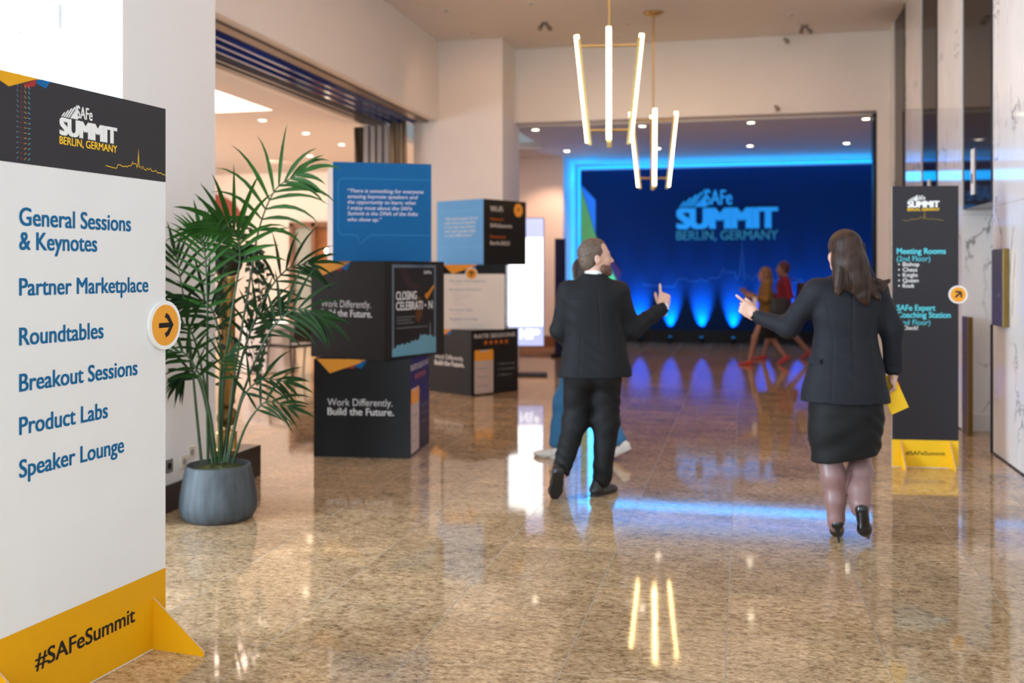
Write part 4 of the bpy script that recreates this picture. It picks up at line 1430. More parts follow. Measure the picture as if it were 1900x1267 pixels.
def nets(D, lo, h):
    s = D < 0
    c = [s[i:s.shape[0] - 1 + i, j:s.shape[1] - 1 + j, k:s.shape[2] - 1 + k] for i in (0, 1) for j in (0, 1) for k in (0, 1)]
    m = np.logical_or.reduce(c) & ~np.logical_and.reduce(c)
    idx = np.full(m.shape, -1, int)
    I = np.argwhere(m)
    idx[m] = np.arange(len(I))
    acc = np.zeros((len(I), 3))
    cnt = np.zeros(len(I))
    cor = [(i, j, k) for i in (0, 1) for j in (0, 1) for k in (0, 1)]
    val = {q: D[I[:, 0] + q[0], I[:, 1] + q[1], I[:, 2] + q[2]] for q in cor}
    for a in range(3):
        for q in cor:
            if q[a]:
                continue
            r = tuple(q[i] + (1 if i == a else 0) for i in range(3))
            v0, v1 = val[q], val[r]
            x = (v0 < 0) != (v1 < 0)
            t = np.where(x, v0 / np.where(x, v0 - v1, 1), 0)
            p = np.tile(np.array(q, float), (len(I), 1))
            p[:, a] += t
            acc += p * x[:, None]
            cnt += x
    V = lo + (I + acc / np.maximum(cnt, 1)[:, None]) * h
    F = []
    for a in range(3):
        b, c_ = (a + 1) % 3, (a + 2) % 3
        sl0 = [slice(None)] * 3
        sl1 = [slice(None)] * 3
        sl0[a], sl1[a] = slice(0, -1), slice(1, None)
        s0, s1 = s[tuple(sl0)], s[tuple(sl1)]
        E = np.argwhere(s0 != s1)
        E = E[(E[:, b] > 0) & (E[:, c_] > 0) & (E[:, b] < D.shape[b] - 1) & (E[:, c_] < D.shape[c_] - 1)]
        if not len(E):
            continue
        g = lambda db, dc: idx[tuple((E - np.eye(3, dtype=int)[b] * db - np.eye(3, dtype=int)[c_] * dc).T)]
        q = np.stack([g(1, 1), g(0, 1), g(0, 0), g(1, 0)], 1)
        ins = s0[tuple(E.T)]
        q[~ins] = q[~ins][:, ::-1]
        F.append(q)
    F = np.concatenate(F)
    F = F[(F >= 0).all(1)]
    return V, F


def join_vf(parts):
    V, F, n = [], [], 0
    for v, f in parts:
        V.append(v)
        F.append(f + n)
        n += len(v)
    return np.concatenate(V), np.concatenate(F)


def mesh_obj(name, vf, mats, parent):
    V, F = vf
    me = bpy.data.meshes.new(name)
    me.from_pydata([tuple(v) for v in V], [], [tuple(int(i) for i in f) for f in F])
    for m in (mats if isinstance(mats, (list, tuple)) else [mats]):
        me.materials.append(m)
    me.polygons.foreach_set('use_smooth', [True] * len(me.polygons))
    me.update()
    o = bpy.data.objects.new(name, me)
    COL.objects.link(o)
    o.parent = parent
    return o


def xf(vf, M):
    V, F = vf
    R = np.array(M.to_3x3())
    return V @ R.T + np.array(M.translation), F


SKIN = plain('fair_skin', (.62, .36, .27), .5, noise=.06, scale=30)
SKIN2 = plain('warm_skin', (.32, .155, .105), .55, noise=.06, scale=30)
SUIT = plain('black_suit_cloth', (.0052, .0058, .0080), .75, noise=.15, scale=160, spec=.3)
TROUS = plain('black_trouser_cloth', (.0042, .0044, .0054), .7, noise=.15, scale=160, spec=.3)
BLAZER = plain('charcoal_blazer_cloth', (.0082, .0090, .0135), .75, noise=.12, scale=160, spec=.3)
SKIRT = plain('black_jersey', (.0042, .0042, .005), .7, noise=.15, scale=160, spec=.3)
SHOE = plain('black_polished_leather', (.009, .009, .010), .18, noise=.1)
SHOEM = plain('black_shoe_leather', (.012, .0115, .0115), .4, noise=.1)
SHIRT = plain('white_shirt_cloth', (.78, .79, .80), .7, noise=.02)
TIGHTS = plain('sheer_black_tights', (.23, .125, .115), .42, noise=.10, scale=20)
HAIRM = plain('short_brown_hair', (.100, .064, .043), .6, noise=.5, scale=11, bump=.6, stretch=(6, 6, 6))
BEARD = plain('reddish_beard', (.15, .075, .05), .8, noise=.6, scale=120, bump=.6)
HAIRW = plain('long_brown_hair', (.030, .0135, .008), .5, noise=.8, scale=5, spec=.25, bump=.4, stretch=(9, 9, .8))
HAIRD = plain('dark_brown_hair', (.030, .018, .013), .5, noise=.5, scale=8, bump=.4, stretch=(8, 8, 1))
EYEW = plain('eye_white', (.45, .43, .41), .2)
IRIS = plain('eye_iris', (.05, .07, .09), .15)


def basis(u, n):
    u = Vector(u).normalized()
    n = Vector(n)
    n = (n - u * n.dot(u)).normalized()
    return u, n


def hand(wrist, u, n, right=True, curls=None, spread=0.12, scale=1.0, thumb=(.5, .35), h=.0028):
    """Palm, four jointed fingers and a thumb. u: wrist to fingers, n: where the palm faces. curls: bend per joint for index..little."""
    u, n = basis(u, n)
    s_ = u.cross(n) if right else n.cross(u)       # towards the thumb
    W_ = Vector(wrist)
    k = scale
    P = lambda a, b_, c_=0.0: W_ + (u * a + s_ * b_ + n * c_) * k
    S_ = Shape()
    flat = (tuple(n), .62)
    S_.cone(P(-.03, 0), P(.015, 0), .027 * k, .026 * k, .012)
    for b_ in (.026, .008, -.010, -.027):
        S_.cone(P(.012, b_ * .62), P(.088 - abs(b_ - .008) * .25, b_), .021 * k, .0145 * k, .016, 'u', flat)
    S_.ell(P(.040, .022, .010), (.020 * k,) * 3, .016)
    S_.ell(P(.045, -.022, .008), (.017 * k,) * 3, .016)
    curls = curls or [(.35, .4, .3)] * 4
    lens = (.072, .080, .074, .058)
    rads = (.0092, .0095, .0090, .0078)
    for i, b_ in enumerate((.028, .009, -.010, -.028)):
        base = P(.088 - abs(b_ - .008) * .25, b_)
        d = (u + s_ * b_ * spread * 28).normalized()
        ang = 0
        p = base
        r = rads[i] * k
        for j, fr_ in enumerate((.46, .30, .24)):
            ang += curls[i][j]
            dd = d * math.cos(ang) + n * math.sin(ang)
            q_ = p + dd * lens[i] * fr_ * k
            S_.cone(p, q_, r, r * .93, .0035)
            p, r = q_, r * .93
    tb = P(.022, .024, .006)
    td = (u * math.cos(thumb[0]) + s_ * math.sin(thumb[0])).normalized()
    t1_ = tb + (td * math.cos(thumb[1]) + n * math.sin(thumb[1])) * .036 * k
    t2_ = t1_ + (td * .7 * math.cos(thumb[1]) + u * .5 + n * math.sin(thumb[1])).normalized() * .030 * k
    t3_ = t2_ + (u * .8 + td * .3 + n * .5).normalized() * .024 * k
    S_.cone(tb, t1_, .016 * k, .0125 * k, .012).cone(t1_, t2_, .0115 * k, .0105 * k, .004).cone(t2_, t3_, .0105 * k, .0085 * k, .004)
    return S_.mesh(h)


FIST = (1.25, 1.45, .9)
POINT = [(.05, .08, .05), (1.15, 1.45, .9), FIST, FIST]
RELAX = [(.25, .35, .2), (.35, .4, .25), (.42, .45, .3), (.5, .5, .3)]
GRIP = [(.7, .8, .5), (.75, .85, .5), (.8, .85, .5), (.8, .8, .5)]


def head_shape(female=False):
    """Head in its own frame: x forward, y to its left, z up, origin between the ears."""
    S_ = Shape()
    S_.ell((-.012, 0, .038), (.098, .078, .094), .01)
    S_.ell((.028, 0, -.028), (.066, .060, .086), .03)
    S_.ell((.040, 0, -.082), (.046, .047, .034), .03)
    S_.ell((.074, 0, -.104), (.017, .020, .015), .02)
    S_.ell((.072, 0, .024), (.022, .048, .015), .02)
    for s_ in (-1, 1):
        S_.ell((.056, s_ * .037, -.026), (.028, .024, .026), .02)
        S_.ell((.091, s_ * .032, .001), (.011, .015, .009), .01, 's')
    S_.cone((.086, 0, .014), (.110, 0, -.027), .0075, .012, .012)
    for s_ in (-1, 1):
        S_.ell((.100, s_ * .010, -.033), (.010, .008, .008), .008)
    S_.ell((.088, 0, -.060), (.009, .021, .006), .006)
    S_.ell((.084, 0, -.074), (.010, .019, .0075), .006)
    for s_ in (-1, 1):
        S_.ell((-.008, s_ * .080, -.008), (.019, .009, .031), .008)
        S_.ell((-.004, s_ * .090, -.002), (.009, .007, .017), .006, 's')
    S_.cone((-.026, 0, -.07), (-.042, 0, -.20), .056 if not female else .049, .062 if not female else .052, .03)
    return S_


def head_matrix(pos, yaw, pitch=0.0, roll=0.0, sc=1.0):
    """yaw: direction the face looks, measured from +x."""
    return Matrix.Translation(pos) @ Matrix.Rotation(yaw, 4, 'Z') @ Matrix.Rotation(-pitch, 4, 'Y') @ Matrix.Rotation(roll, 4, 'X') @ Matrix.Diagonal((sc, sc, sc, 1))


def eyes(parent, M, mats=None):
    for s_ in (-1, 1):
        m_ = MB()
        m_.lathe([(0, -.0115)] + [(.0115 * math.sin(a), -.0115 * math.cos(a)) for a in [PI * k / 10 for k in range(1, 10)]] + [(0, .0115)], seg=16)
        m_.disc((.0108, 0, 0), .0052, (1, 0, 0), .0008, 14, 1)
        o_ = m_.build('eye', [EYEW, IRIS], parent)
        o_.matrix_local = M @ Matrix.Translation((.0785, s_ * .032, .001))


def seam(shape, lv, xs, depth=.0015, r=.0042, pw=2.3):
    """Groove along the back of a stacked garment; xs: sideways position at the given heights."""
    l = np.array(lv, float)
    zs = np.linspace(xs[0][0], xs[-1][0], 14)
    pts = []
    for z_ in zs:
        x = np.interp(z_, [a[0] for a in xs], [a[1] for a in xs])
        cx, cy, rx, ry = (np.interp(z_, l[:, 0], l[:, i]) for i in (1, 2, 3, 4))
        t = min(.98, abs((x - cx) / rx))
        pts.append((x, cy - ry * (1 - t ** pw) ** (1 / pw) - r + depth * 2, z_))
    for a, b_ in zip(pts[:-1], pts[1:]):
        shape.cone(a, b_, r, r, .003, 's')


# ------------------------------------------------------------------ the man in the black suit
MAN = thing('person', 'bearded man in a black suit seen from behind, pointing up with his right hand', 'person', (-.984, 6.60, 0), math.radians(13.1))
mx = lambda px, py, y=0.0: ((px - 1100) / 278.0, y, 1.5 + (503 - py) / 278.0)
HM = head_matrix((.022, .02, 1.585), math.radians(8), .10)
wrR = (.487, .10, 1.250)
LH, LK, LA = (-.088, .0, .86), (-.108, .06, .50), (-.215, -.13, .175)
RH, RK, RA = (.086, .0, .86), (.094, .05, .480), (.062, .03, .085)
bd = Shape()
bd.stack([(.80, .0, 0, .16, .11), (.95, .0, 0, .15, .10), (1.15, 0, 0, .15, .10), (1.36, 0, 0, .16, .10), (1.44, 0, 0, .10, .07)], .04)
bd.chain([(-.165, 0, 1.38), (-.222, .02, 1.09), (-.115, .235, .985)], [.05, .042, .028])
bd.chain([(.17, .02, 1.38), (.262, .05, 1.10), wrR], [.05, .042, .026])
bd.chain([LH, LK, LA], [.075, .055, .036]).chain([RH, RK, RA], [.075, .055, .036])
bd.cone((0, 0, 1.40), (.01, .01, 1.52), .06, .056, .04)
hd = xf(head_shape().mesh(.0045), HM)
hR = hand(wrR, (.10, .12, 1.0), (-.10, 1.0, -.05), True, POINT, .12, 1.02, (.55, .5))
hL = hand((-.110, .245, .982), (.65, .5, -.25), (1, 0, 0), False, RELAX, .1, 1.0)
mesh_obj('body', join_vf([bd.mesh(.010), hd, hR, hL]), SKIN, MAN)
eyes(MAN, HM)
hair = Shape()
hair.ell((-.016, 0, .042), (.1045, .0845, .0985), .01).ell((-.052, 0, -.022), (.058, .070, .066), .03)
hair.half((1, 0, -.75), .006).half((0, 0, -1), .082)
hair.ell((.05, 0, -.05), (.065, .11, .075), .01, 's')
hair.ell((.085, .062, .075), (.055, .040, .055), .01, 's').ell((.085, -.062, .075), (.055, .040, .055), .01, 's')
hair.ell((-.008, .09, -.012), (.024, .03, .036), .004, 's').ell((-.008, -.09, -.012), (.024, .03, .036), .004, 's')
mesh_obj('hair', xf(hair.mesh(.004, .0012, 160), HM), HAIRM, MAN)
brd = Shape()
brd.ell((.034, 0, -.076), (.056, .0555, .050), .02).ell((.074, 0, -.106), (.026, .029, .024), .02).ell((.034, 0, -.064), (.054, .0655, .050), .02)
brd.cone((.092, -.018, -.052), (.092, .018, -.052), .0075, .0075, .008)
brd.half((.35, 0, 1), -.022).half((-1, 0, 0), .004).ell((.098, 0, -.066), (.012, .017, .0065), .004, 's')
mesh_obj('beard', xf(brd.mesh(.0038, .0008, 300), HM), BEARD, MAN)
m = MB()
for s_ in (-1, 1):
    m.tube([(.086, s_ * .017, .020), (.088, s_ * .032, .025), (.076, s_ * .050, .020)], [.003, .0038, .002], 6)
o = m.build('eyebrows', [HAIRM], MAN)
o.matrix_local = HM
jk = Shape()
jk.stack([(.80, .014, .0, .245, .160), (.86, .016, .0, .236, .155), (.95, .016, 0, .222, .145), (1.08, .012, 0, .198, .132), (1.20, .002, -.005, .188, .132), (1.31, 0, -.01, .190, .128), (1.38, .004, 0, .184, .11), (1.43, .004, 0, .132, .084), (1.462, .002, .003, .094, .074), (1.484, .0, .006, .070, .066)], .03)
jk.ell((-.150, 0, 1.362), (.074, .074, .060), .05).ell((.158, .01, 1.360), (.074, .074, .060), .05)
jk.chain([(-.165, 0, 1.36), (-.222, .01, 1.10), (-.140, .19, 1.0)], [.070, .061, .050], .035)
jk.chain([(.172, .02, 1.365), (.262, .05, 1.105), (.478, .097, 1.244)], [.072, .063, .046], .035)
jk.cone((.487, .10, 1.250), (.55, .11, 1.285), .030, .030, .004, 's')
jk.cone((.043, -.175, .78), (.043, -.15, 1.0), .011, .004, .004, 's')
jk.cone((.008, .004, 1.455), (.03, .016, 1.57), .0595, .0595, .004, 's')
JL = jk.p[0][1]
seam(jk, JL, [(1.0, .043), (1.2, .035), (1.42, .012)])
seam(jk, JL, [(.82, -.10), (1.1, -.085), (1.30, -.13)])
seam(jk, JL, [(.82, .155), (1.1, .125), (1.30, .14)])
mesh_obj('suit_jacket', jk.mesh(.0058, .0030, 52), SUIT, MAN)
tr = Shape()
tr.ell((-.003, -.015, .865), (.175, .135, .10), .05)
tr.chain([LH, LK, (-.214, -.105, .20)], [.112, .084, .060], .05)
tr.chain([RH, RK, (.066, .03, .115)], [.112, .084, .064], .05)
tr.ell((-.075, -.05, .80), (.085, .085, .08), .05).ell((.075, -.05, .80), (.085, .085, .08), .05)
mesh_obj('trousers', tr.mesh(.008, .0028, 70), TROUS, MAN)
col = Shape().cone((.0, .004, 1.445), (.010, .010, 1.484), .0625, .0615, .004).cone((.008, .010, 1.46), (.030, .014, 1.57), .0550, .0545, .002, 's')
col.half((.30, 0, 1), 1.452)
mesh_obj('shirt_collar', col.mesh(.0045), SHIRT, MAN)
cu = Shape().cone(Vector(wrR) + Vector((-.03, -.006, -.018)), Vector(wrR) + Vector((.004, .001, .006)), .034, .033, .004)
mesh_obj('shirt_cuff', cu.mesh(.0045), SHIRT, MAN)


def shoe(name, heel, toe, up, parent, mat, w=.046, h=.0045):
    """A low leather shoe from heel to toe."""
    a, b_ = Vector(heel), Vector(toe)
    d = (b_ - a).normalized()
    upv = Vector(up)
    upv = (upv - d * upv.dot(d)).normalized()
    L = (b_ - a).length
    P = lambda t, z_: a + d * L * t + upv * z_
    S_ = Shape()
    fl = (tuple(upv), .62)
    S_.cone(P(.12, .035), P(.45, .030), w * .80, w * .86, .02)
    S_.cone(P(.45, .026), P(.74, .024), w * .92, w * 1.0, .02, 'u', fl).cone(P(.74, .022), P(.90, .018), w * 1.0, w * .66, .02, 'u', fl)
    S_.cone(P(.14, .05), P(.20, .085), w * .82, w * .80, .02)
    S_.cone(P(.12, .004), P(.30, .004), w * .85, w * .8, .004, 'u', (tuple(upv), .25))
    S_.cone(P(.55, .002), P(.88, .004), w * .95, w * .66, .004, 'u', (tuple(upv), .15))
    n_ = -upv
    S_.half(tuple(n_), n_.dot(a), 'i')
    return mesh_obj(name, S_.mesh(h), mat, parent)


shoe('shoe', (-.005, -.02, .0), (.172, .175, .0), (0, 0, 1), MAN, SHOEM)
shoe('shoe', (-.238, -.235, .205), (-.262, -.085, -.010), (.05, .75, .55), MAN, SHOEM)

# ------------------------------------------------------------------ the woman in the charcoal blazer
WOM = thing('person', 'long-haired woman in charcoal blazer and black skirt, pointing left with one hand', 'person', (.537, 5.827, 0), math.radians(13.1))
WH = head_matrix((.010, .02, 1.600), math.radians(104), .02, 0, .97)
wlW = (-.447, .178, 1.247)
wrW = (.290, .03, .925)
LH, LK, LC, LA = (-.085, 0, .82), (-.068, .03, .47), (-.058, .0, .36), (-.046, -.02, .125)
RH, RK, RC, RA = (.085, 0, .82), (.118, .09, .50), (.105, .02, .38), (.062, -.10, .225)
bd = Shape()
bd.stack([(.78, 0, 0, .16, .12), (.92, .0, 0, .15, .11), (1.12, .0, 0, .125, .09), (1.32, .01, 0, .15, .10), (1.42, .01, 0, .11, .07)], .04)
bd.chain([(-.15, 0, 1.40), (-.30, .04, 1.18), wlW], [.042, .036, .024]).chain([(.175, 0, 1.40), (.268, -.01, 1.17), wrW], [.042, .036, .024])
bd.chain([LH, LK, LC, (-.050, -.015, .22), LA], [.085, .056, .056, .040, .032], .03)
bd.chain([RH, RK, RC, (.078, -.055, .29), RA], [.085, .056, .055, .040, .032], .03)
bd.cone((.01, 0, 1.38), (.012, .01, 1.52), .05, .048, .04)
hd = xf(head_shape(True).mesh(.005), WH)
hl = hand(wlW, (-.80, .12, .56), (.10, 1.0, .05), False, POINT, .10, .97, (.5, .6))
hr = hand(wrW, (.05, .05, -1.0), (-.95, .25, .05), True, GRIP, .08, .95, (.45, .5))
mesh_obj('body', join_vf([bd.mesh(.009), hd, hl, hr]), SKIN, WOM)
bz = Shape()
bz.stack([(.775, .010, 0, .242, .165), (.84, .010, 0, .232, .160), (.93, .012, 0, .214, .148), (1.04, .014, 0, .190, .128), (1.14, .014, 0, .174, .114), (1.26, .012, -.005, .182, .118), (1.36, .012, -.005, .186, .112), (1.43, .012, 0, .150, .085), (1.475, .012, 0, .085, .066)], .03)
bz.ell((-.140, 0, 1.405), (.066, .066, .052), .05).ell((.168, 0, 1.402), (.066, .066, .052), .05)
bz.chain([(-.152, 0, 1.392), (-.297, .04, 1.185), (-.420, .160, 1.232)], [.066, .058, .043], .03)
bz.chain([(.180, 0, 1.392), (.266, -.01, 1.18), (.288, .025, .965)], [.066, .060, .050], .03)
bz.cone((.010, -.180, .76), (.010, -.150, .95), .011, .004, .004, 's')
bz.cone((.012, .0, 1.455), (.014, .008, 1.54), .056, .056, .004, 's')
BL = bz.p[0][1]
seam(bz, BL, [(.95, .010), (1.2, .012), (1.42, .014)])
seam(bz, BL, [(.79, -.115), (1.12, -.085), (1.34, -.125)])
seam(bz, BL, [(.79, .135), (1.12, .11), (1.34, .145)])
mesh_obj('blazer', bz.mesh(.0058, .0022, 48), BLAZER, WOM)
m = MB().box(-.04, -.006, -.012, .04, .006, .012)
o = m.build('pocket_flap', [BLAZER], WOM, loc=(-.176, -.062, 1.005), rotz=-1.05)
m = MB().tube([(.287, .022, .972), (.288, .024, .945)], [.0535, .0545], 24)
m.build('sleeve_cuff', [BLAZER], WOM)
sk_ = Shape()
sk_.stack([(.40, .012, .02, .168, .135), (.46, .014, .02, .174, .14), (.60, .016, .005, .192, .145), (.72, .016, 0, .205, .150), (.86, .014, 0, .185, .135)], .02)
sk_.cone((-.066, .0, .47), (-.075, 0, .62), .088, .105, .05).cone((.112, .05, .52), (.095, .02, .65), .088, .105, .05)
sk_.half((.16, 0, -1), -.458).cone((.02, -.17, .45), (.03, -.20, .60), .035, .01, .03, 's')
mesh_obj('skirt', sk_.mesh(.0075, .0028, 62), SKIRT, WOM)
tg = Shape()
tg.chain([(LK[0], LK[1], .56), LK, LC, (-.050, -.015, .22), LA, (-.045, .0, .085)], [.060, .0555, .0545, .0435, .0335, .034], .06)
tg.chain([(.116, .10, .58), RK, RC, (.078, -.055, .29), RA, (.062, -.09, .185)], [.060, .0555, .0545, .0435, .0335, .034], .06)
mesh_obj('tights', tg.mesh(.006), TIGHTS, WOM)


def pump(heel_top, ball, toe, side, stil_to, parent):
    """High-heeled court shoe: cup, arched sole, pointed toe, slim heel."""
    a, b_, t_ = Vector(heel_top), Vector(ball), Vector(toe)
    S_ = Shape()
    S_.cone(a, a.lerp(b_, .45), .036, .030, .02).cone(a.lerp(b_, .45), b_, .029, .037, .02).cone(b_, t_, .036, .012, .02)
    up = Vector((0, 0, 1))
    d = (b_ - a).normalized()
    nrm = (up - d * up.dot(d)).normalized()
    S_.cone(a + nrm * .03, a.lerp(b_, .3) + nrm * .035, .031, .028, .015)
    S_.cone(a.lerp(b_, .30) + nrm * .055, a.lerp(b_, .80) + nrm * .047, .030, .030, .004, 's')
    o_ = mesh_obj('shoe', S_.mesh(.0045), SHOE, parent)
    MB().tube([a - nrm * .02, a.lerp(Vector(stil_to), .45) - nrm * .006, Vector(stil_to)], [.020, .0085, .006], 12).build('stiletto_heel', [SHOE], o_)
    return o_


pump((-.046, -.035, .105), (-.005, .095, .034), (.025, .165, .014), None, (-.040, -.050, 0.0), WOM)
pump((.058, -.125, .205), (.092, -.075, .082), (.118, -.055, .035), None, (.040, -.165, .110), WOM)
# wrist watch
wm = MB()
wd = Vector((-.80, .12, .56)).normalized()
c0 = Vector(wlW) + wd * .004
wm.tube([c0 - wd * .011, c0 + wd * .011], [.0325, .0325], 24)
wo = wm.build('wrist_watch', [BLACK], WOM)
nrm = Vector((.05, -1, .1))
nrm = (nrm - wd * nrm.dot(wd)).normalized()
MB().disc(c0 + nrm * .027, .018, nrm, .010, 24).build('watch_case', [SHOE], wo)
# hair
hw = Shape()
hw.ell((-.014, 0, .040), (.108, .090, .100), .01)
hw.half((1, 0, -.25), .046)
hw.ell((.105, 0, -.03), (.085, .11, .11), .01, 's')
hv = hw
hw2 = Shape()
lx = lambda px, py, y: ((px - 1570) / 333.0, y, 1.5 + (503 - py) / 333.0)
hw2.chain([lx(1574, 452, -.055), lx(1578, 490, -.082), lx(1586, 520, -.098), lx(1592, 545, -.128)], [.070, .078, .070, .040], .03)
hw2.chain([lx(1564, 455, -.03), lx(1561, 485, -.060), lx(1557, 515, -.075), lx(1552, 540, -.105)], [.062, .052, .040, .016], .03)
for a_, b_, c_, e_, r_ in (((1584, 500, -.09), (1600, 520, -.105), (1622, 526, -.115), (1643, 518, -.105), .027), ((1588, 505, -.09), (1606, 528, -.11), (1624, 534, -.12), (1642, 522, -.11), .026),
                           ((1590, 510, -.095), (1606, 535, -.12), (1617, 550, -.135), (1622, 556, -.138), .024), ((1584, 520, -.10), (1592, 545, -.13), (1597, 558, -.14), (1596, 566, -.142), .022),
                           ((1560, 510, -.075), (1566, 530, -.10), (1576, 540, -.12), (1584, 548, -.13), .020), ((1556, 505, -.06), (1550, 528, -.085), (1547, 540, -.10), (1549, 548, -.11), .018),
                           ((1575, 520, -.09), (1583, 540, -.12), (1588, 552, -.135), (1592, 560, -.14), .022)):
    hw2.chain([lx(*a_), lx(*b_), lx(*c_), lx(*e_)], [r_, r_ * .9, r_ * .62, .0035], .02)
hm = xf(hv.mesh(.005), WH)
mesh_obj('hair', join_vf([hm, hw2.mesh(.005)]), HAIRW, WOM)
mb = MB()
rs = random.Random(5)
for k in range(24):
    x0 = rs.uniform(1552, 1600)
    t = (x0 - 1552) / 48
    p = [lx(x0, 446 + 10 * abs(t - .5), -.070 - .02 * (1 - abs(t - .5))), lx(x0 + 3 * t, 485, -.115 - .04 * (1 - 2 * abs(t - .5))), lx(x0 - 6 + 26 * t, 522, -.135 - .03 * (1 - 2 * abs(t - .5))), lx(x0 - 10 + rs.uniform(26, 44) * t, 534 + rs.uniform(-4, 8) * (1 - .4 * t), -.135)]
    mb.tube(catmull(p, 12), [.0026] * 9 + [.0022, .0016, .0011, .0005], 5)
mb.build('hair_strands', [HAIRW], WOM)
# what she carries
EN = tag(MB().add([(-.052, 0, .10), (.052, 0, .10), (.052, 0, -.11), (-.052, 0, -.11), (-.052, .008, .10), (.052, .008, .10), (.052, .008, -.11), (-.052, .008, -.11)],
                  [(0, 1, 2, 3)[::-1], (4, 5, 6, 7), (0, 1, 5, 4), (1, 2, 6, 5), (2, 3, 7, 6), (3, 0, 4, 7)], 0).build('folder', [P_YEL2]), 'bright yellow folder held in the right hand of the long-haired woman', 'folder')
Mw = Matrix.Translation((.537, 5.827, 0)) @ Matrix.Rotation(math.radians(13.1), 4, 'Z')
EN.matrix_world = Mw @ Matrix.Translation((.292, .048, .815)) @ Matrix.Rotation(-.42, 4, 'Y')
RD = tag(MB().box(-.016, 0, -.05, .016, .01, .05).build('card', [P_RED], bevel=.002), 'small red card sticking out behind the yellow folder', 'card')
RD.matrix_world = Mw @ Matrix.Translation((.312, .064, .885)) @ Matrix.Rotation(-.42, 4, 'Y')


# ------------------------------------------------------------------ simpler figures farther off
def walker(label, loc, rotz, H, step, skin, hair_mat, top, bottom, top_mat, bottom_mat, shoe_mat, long_hair=True, dress=False, arm=None, head_yaw=0.0, hem=.45):
    """A walking figure facing +x of its own frame."""
    w = thing('person', label, 'person', loc, rotz)
    k = H / 1.68
    Q = lambda x, y, z: (x * k, y * k, z * k)
    f, b_ = step, -step
    LEG = [[Q(.02, .08, .86), Q(.02 + f * .62, .08, .48), Q(f, .07, .085)], [Q(-.02, -.08, .86), Q(-.02 + b_ * .28, -.08, .48), Q(b_ - .06, -.07, .135)]]
    ARM = arm or [[Q(0, .17, 1.36), Q(-.07, .20, 1.10), Q(.10, .20, .92)], [Q(0, -.17, 1.36), Q(.05, -.21, 1.10), Q(.20, -.18, 1.02)]]
    S_ = Shape()
    S_.stack([(.82 * k, 0, 0, .12 * k, .16 * k), (1.02 * k, 0, 0, .095 * k, .125 * k), (1.25 * k, .0, 0, .11 * k, .15 * k), (1.37 * k, 0, 0, .085 * k, .13 * k), (1.43 * k, 0, 0, .05 * k, .06 * k)], .04)
    for L_ in LEG:
        S_.chain(L_, [.078 * k, .054 * k, .036 * k], .03)
    for L_ in ARM:
        S_.chain(L_, [.045 * k, .038 * k, .026 * k], .03)
    S_.cone(Q(0, 0, 1.38), Q(.01, 0, 1.50), .045 * k, .045 * k, .03)
    HMx = head_matrix(Q(.02, 0, 1.555), head_yaw, 0, 0, .97 * k)
    parts = [S_.mesh(.011), xf(head_shape(True).mesh(.0065), HMx)]
    for i, L_ in enumerate(ARM):
        d = Vector(L_[2]) - Vector(L_[1])
        parts.append(hand(L_[2], d, (0, -1 if i == 0 else 1, 0), i == 1, RELAX, .1, .95 * k, h=.0045))
    mesh_obj('body', join_vf(parts), skin, w)
    hs = Shape()
    hs.ell((-.014, 0, .040), (.110, .092, .104), .01).half((1, 0, -.3), .045).ell((.10, 0, -.03), (.08, .11, .11), .01, 's')
    hs.ell((-.055, 0, -.02), (.06, .075, .07), .03)
    if long_hair:
        hs.chain([(-.06, 0, .0), (-.085, 0, -.11), (-.095, 0, -.22)], [.07, .065, .035], .03)
    mesh_obj('hair', xf(hs.mesh(.006), HMx), hair_mat, w)
    T = Shape()
    lv = [(.84 if not dress else hem + .02, 0, 0, .145, .19), (1.02, 0, 0, .115, .145), (1.25, 0, 0, .13, .17), (1.36, 0, 0, .10, .15), (1.43, 0, 0, .06, .075)]
    if dress:
        lv = [(hem, .02, 0, .27, .19), (.70, 0, 0, .20, .195), (.86, 0, 0, .15, .185)] + lv[1:]
    T.stack([tuple(q_ * k for q_ in l) for l in lv], .03)
    for L_ in ARM:
        T.chain([L_[0], L_[1], Vector(L_[1]).lerp(Vector(L_[2]), .75)], [.062 * k, .052 * k, .042 * k], .03)
    mesh_obj(top, T.mesh(.010, .002, 60), top_mat, w)
    if bottom:
        Bm = Shape()
        if bottom == 'skirt':
            Bm.stack([tuple(q_ * k for q_ in l) for l in [(.47, .02, 0, .20, .165), (.65, .0, 0, .165, .18), (.90, 0, 0, .12, .16)]], .03)
        else:
            Bm.ell(Q(0, 0, .86), (.13 * k, .17 * k, .10 * k), .04)
            for L_ in LEG:
                Bm.chain([L_[0], L_[1], Vector(L_[1]).lerp(Vector(L_[2]), .88)], [.098 * k, .072 * k, .056 * k], .04)
        mesh_obj(bottom, Bm.mesh(.010, .002, 60), bottom_mat, w)
    fx = LEG[0][2]
    shoe('shoe', (fx[0] - .05, fx[1], 0), (fx[0] + .185, fx[1], 0), (0, 0, 1), w, shoe_mat, .042, .007)
    bx = LEG[1][2]
    shoe('shoe', (bx[0] - .07, bx[1], .10), (bx[0] + .12, bx[1], -.012), (.5, 0, .8), w, shoe_mat, .042, .007)
    return w


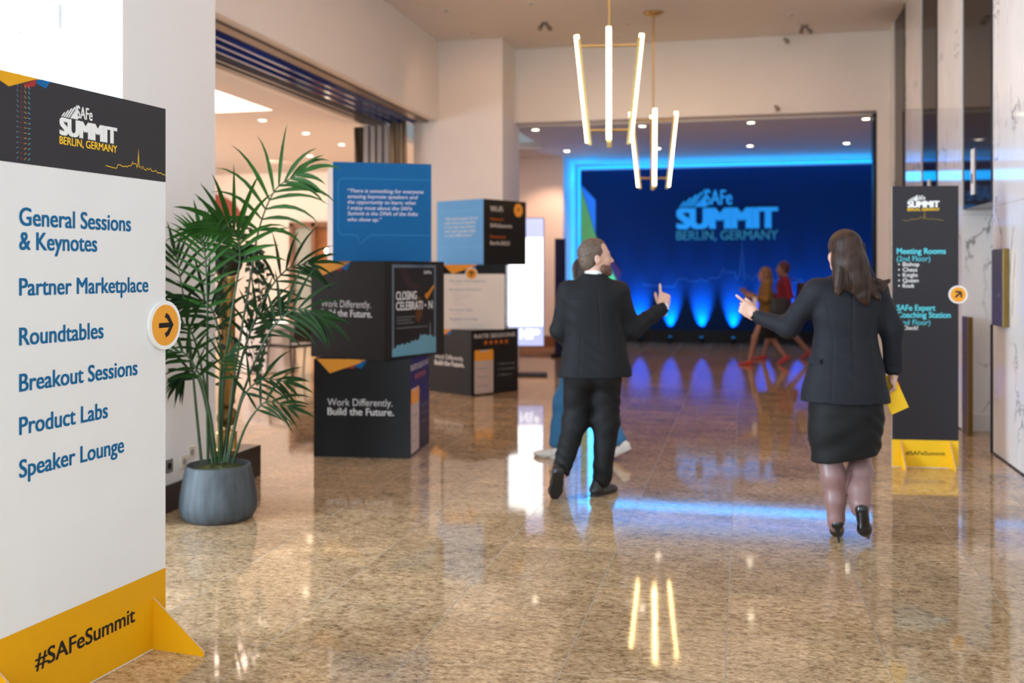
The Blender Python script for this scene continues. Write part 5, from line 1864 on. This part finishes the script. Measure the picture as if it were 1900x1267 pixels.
BLUEP = plain('blue_trousers', (.035, .17, .36), .8, noise=.1, scale=40)
WSHOE = plain('white_sneaker', (.74, .72, .68), .6, noise=.04)
TEALT = plain('dusky_top', (.05, .06, .09), .8, noise=.1)
walker('dark-haired person in blue trousers and white sneakers, mostly hidden behind the suited man', (-1.24, 7.89, 0), math.radians(165), 1.60, .25, SKIN, HAIRD, 'sweater', 'trousers', TEALT, BLUEP, WSHOE, True, False, [[(0, .16, 1.30), (-.06, .19, 1.04), (-.17, .15, .86)], [(0, -.16, 1.30), (.02, -.19, 1.04), (.02, -.17, .84)]], math.radians(-70))
OCHRE = plain('ochre_top', (.20, .10, .018), .8, noise=.08)
REDD = plain('red_dress', (.24, .006, .022), .8, noise=.08)
RSHOE = plain('red_shoe', (.40, .03, .03), .5)
HAIRB = plain('fair_hair', (.17, .085, .04), .5, noise=.4, scale=8, stretch=(8, 8, 1))
HAIRR = plain('auburn_hair', (.10, .02, .02), .5, noise=.4, scale=8)
W1 = (.335, 16.45, 0)
arm1 = [[(0, .16, 1.30), (.02, .19, 1.05), (.24, .16, 1.10)], [(0, -.16, 1.30), (.04, -.20, 1.04), (.30, -.12, 1.16)]]
walker('fair-haired woman in ochre top and black skirt walking left before the blue backdrop', W1, math.radians(188), 1.56, .28, SKIN2, HAIRB, 'jacket', 'skirt', OCHRE, SKIRT, RSHOE, True, False, arm1)
W2_ = (.66, 17.6, 0)
walker('woman in a red dress walking left, just behind the fair-haired woman', W2_, math.radians(188), 1.66, .36, SKIN2, HAIRR, 'dress', None, REDD, None, RSHOE, False, True, hem=.52)
BAGM = plain('black_bag_leather', (.010, .010, .012), .5)
BAGR = plain('dark_red_bag', (.045, .008, .010), .6)


def bag(label, loc, rz, w, d, h, mat, strap):
    b_ = thing('shoulder_bag', label, 'bag', loc, rz)
    S_ = Shape().stack([(0, 0, 0, w * .92, d), (h * .5, 0, 0, w, d * 1.05), (h, 0, 0, w * .85, d * .5)], .02, 'u', 3.5)
    mesh_obj('pouch', S_.mesh(.010), mat, b_)
    MB().tube(catmull(strap, 12), .008, 7).build('strap', [mat], b_)
    return b_


bag('black shoulder bag at the hip of the fair-haired woman', (.54, 16.17, .74), math.radians(190), .15, .06, .34, BAGM, [(-.10, 0, .30), (-.02, .0, .50), (.06, .02, .56), (.10, 0, .30)])
bag('dark red backpack on the back of the woman in the red dress', (.95, 17.63, .88), math.radians(190), .085, .13, .42, BAGR, [(.05, .09, .38), (.14, .10, .50), (.22, .10, .42), (.10, .10, .05)])
tag(MB().box(-.006, -.05, -.09, .006, .05, .09).build('leaflet', [P_WHITE], loc=(.16, 16.2, 1.0), rotz=.6), 'white leaflet held by the fair-haired woman', 'leaflet')
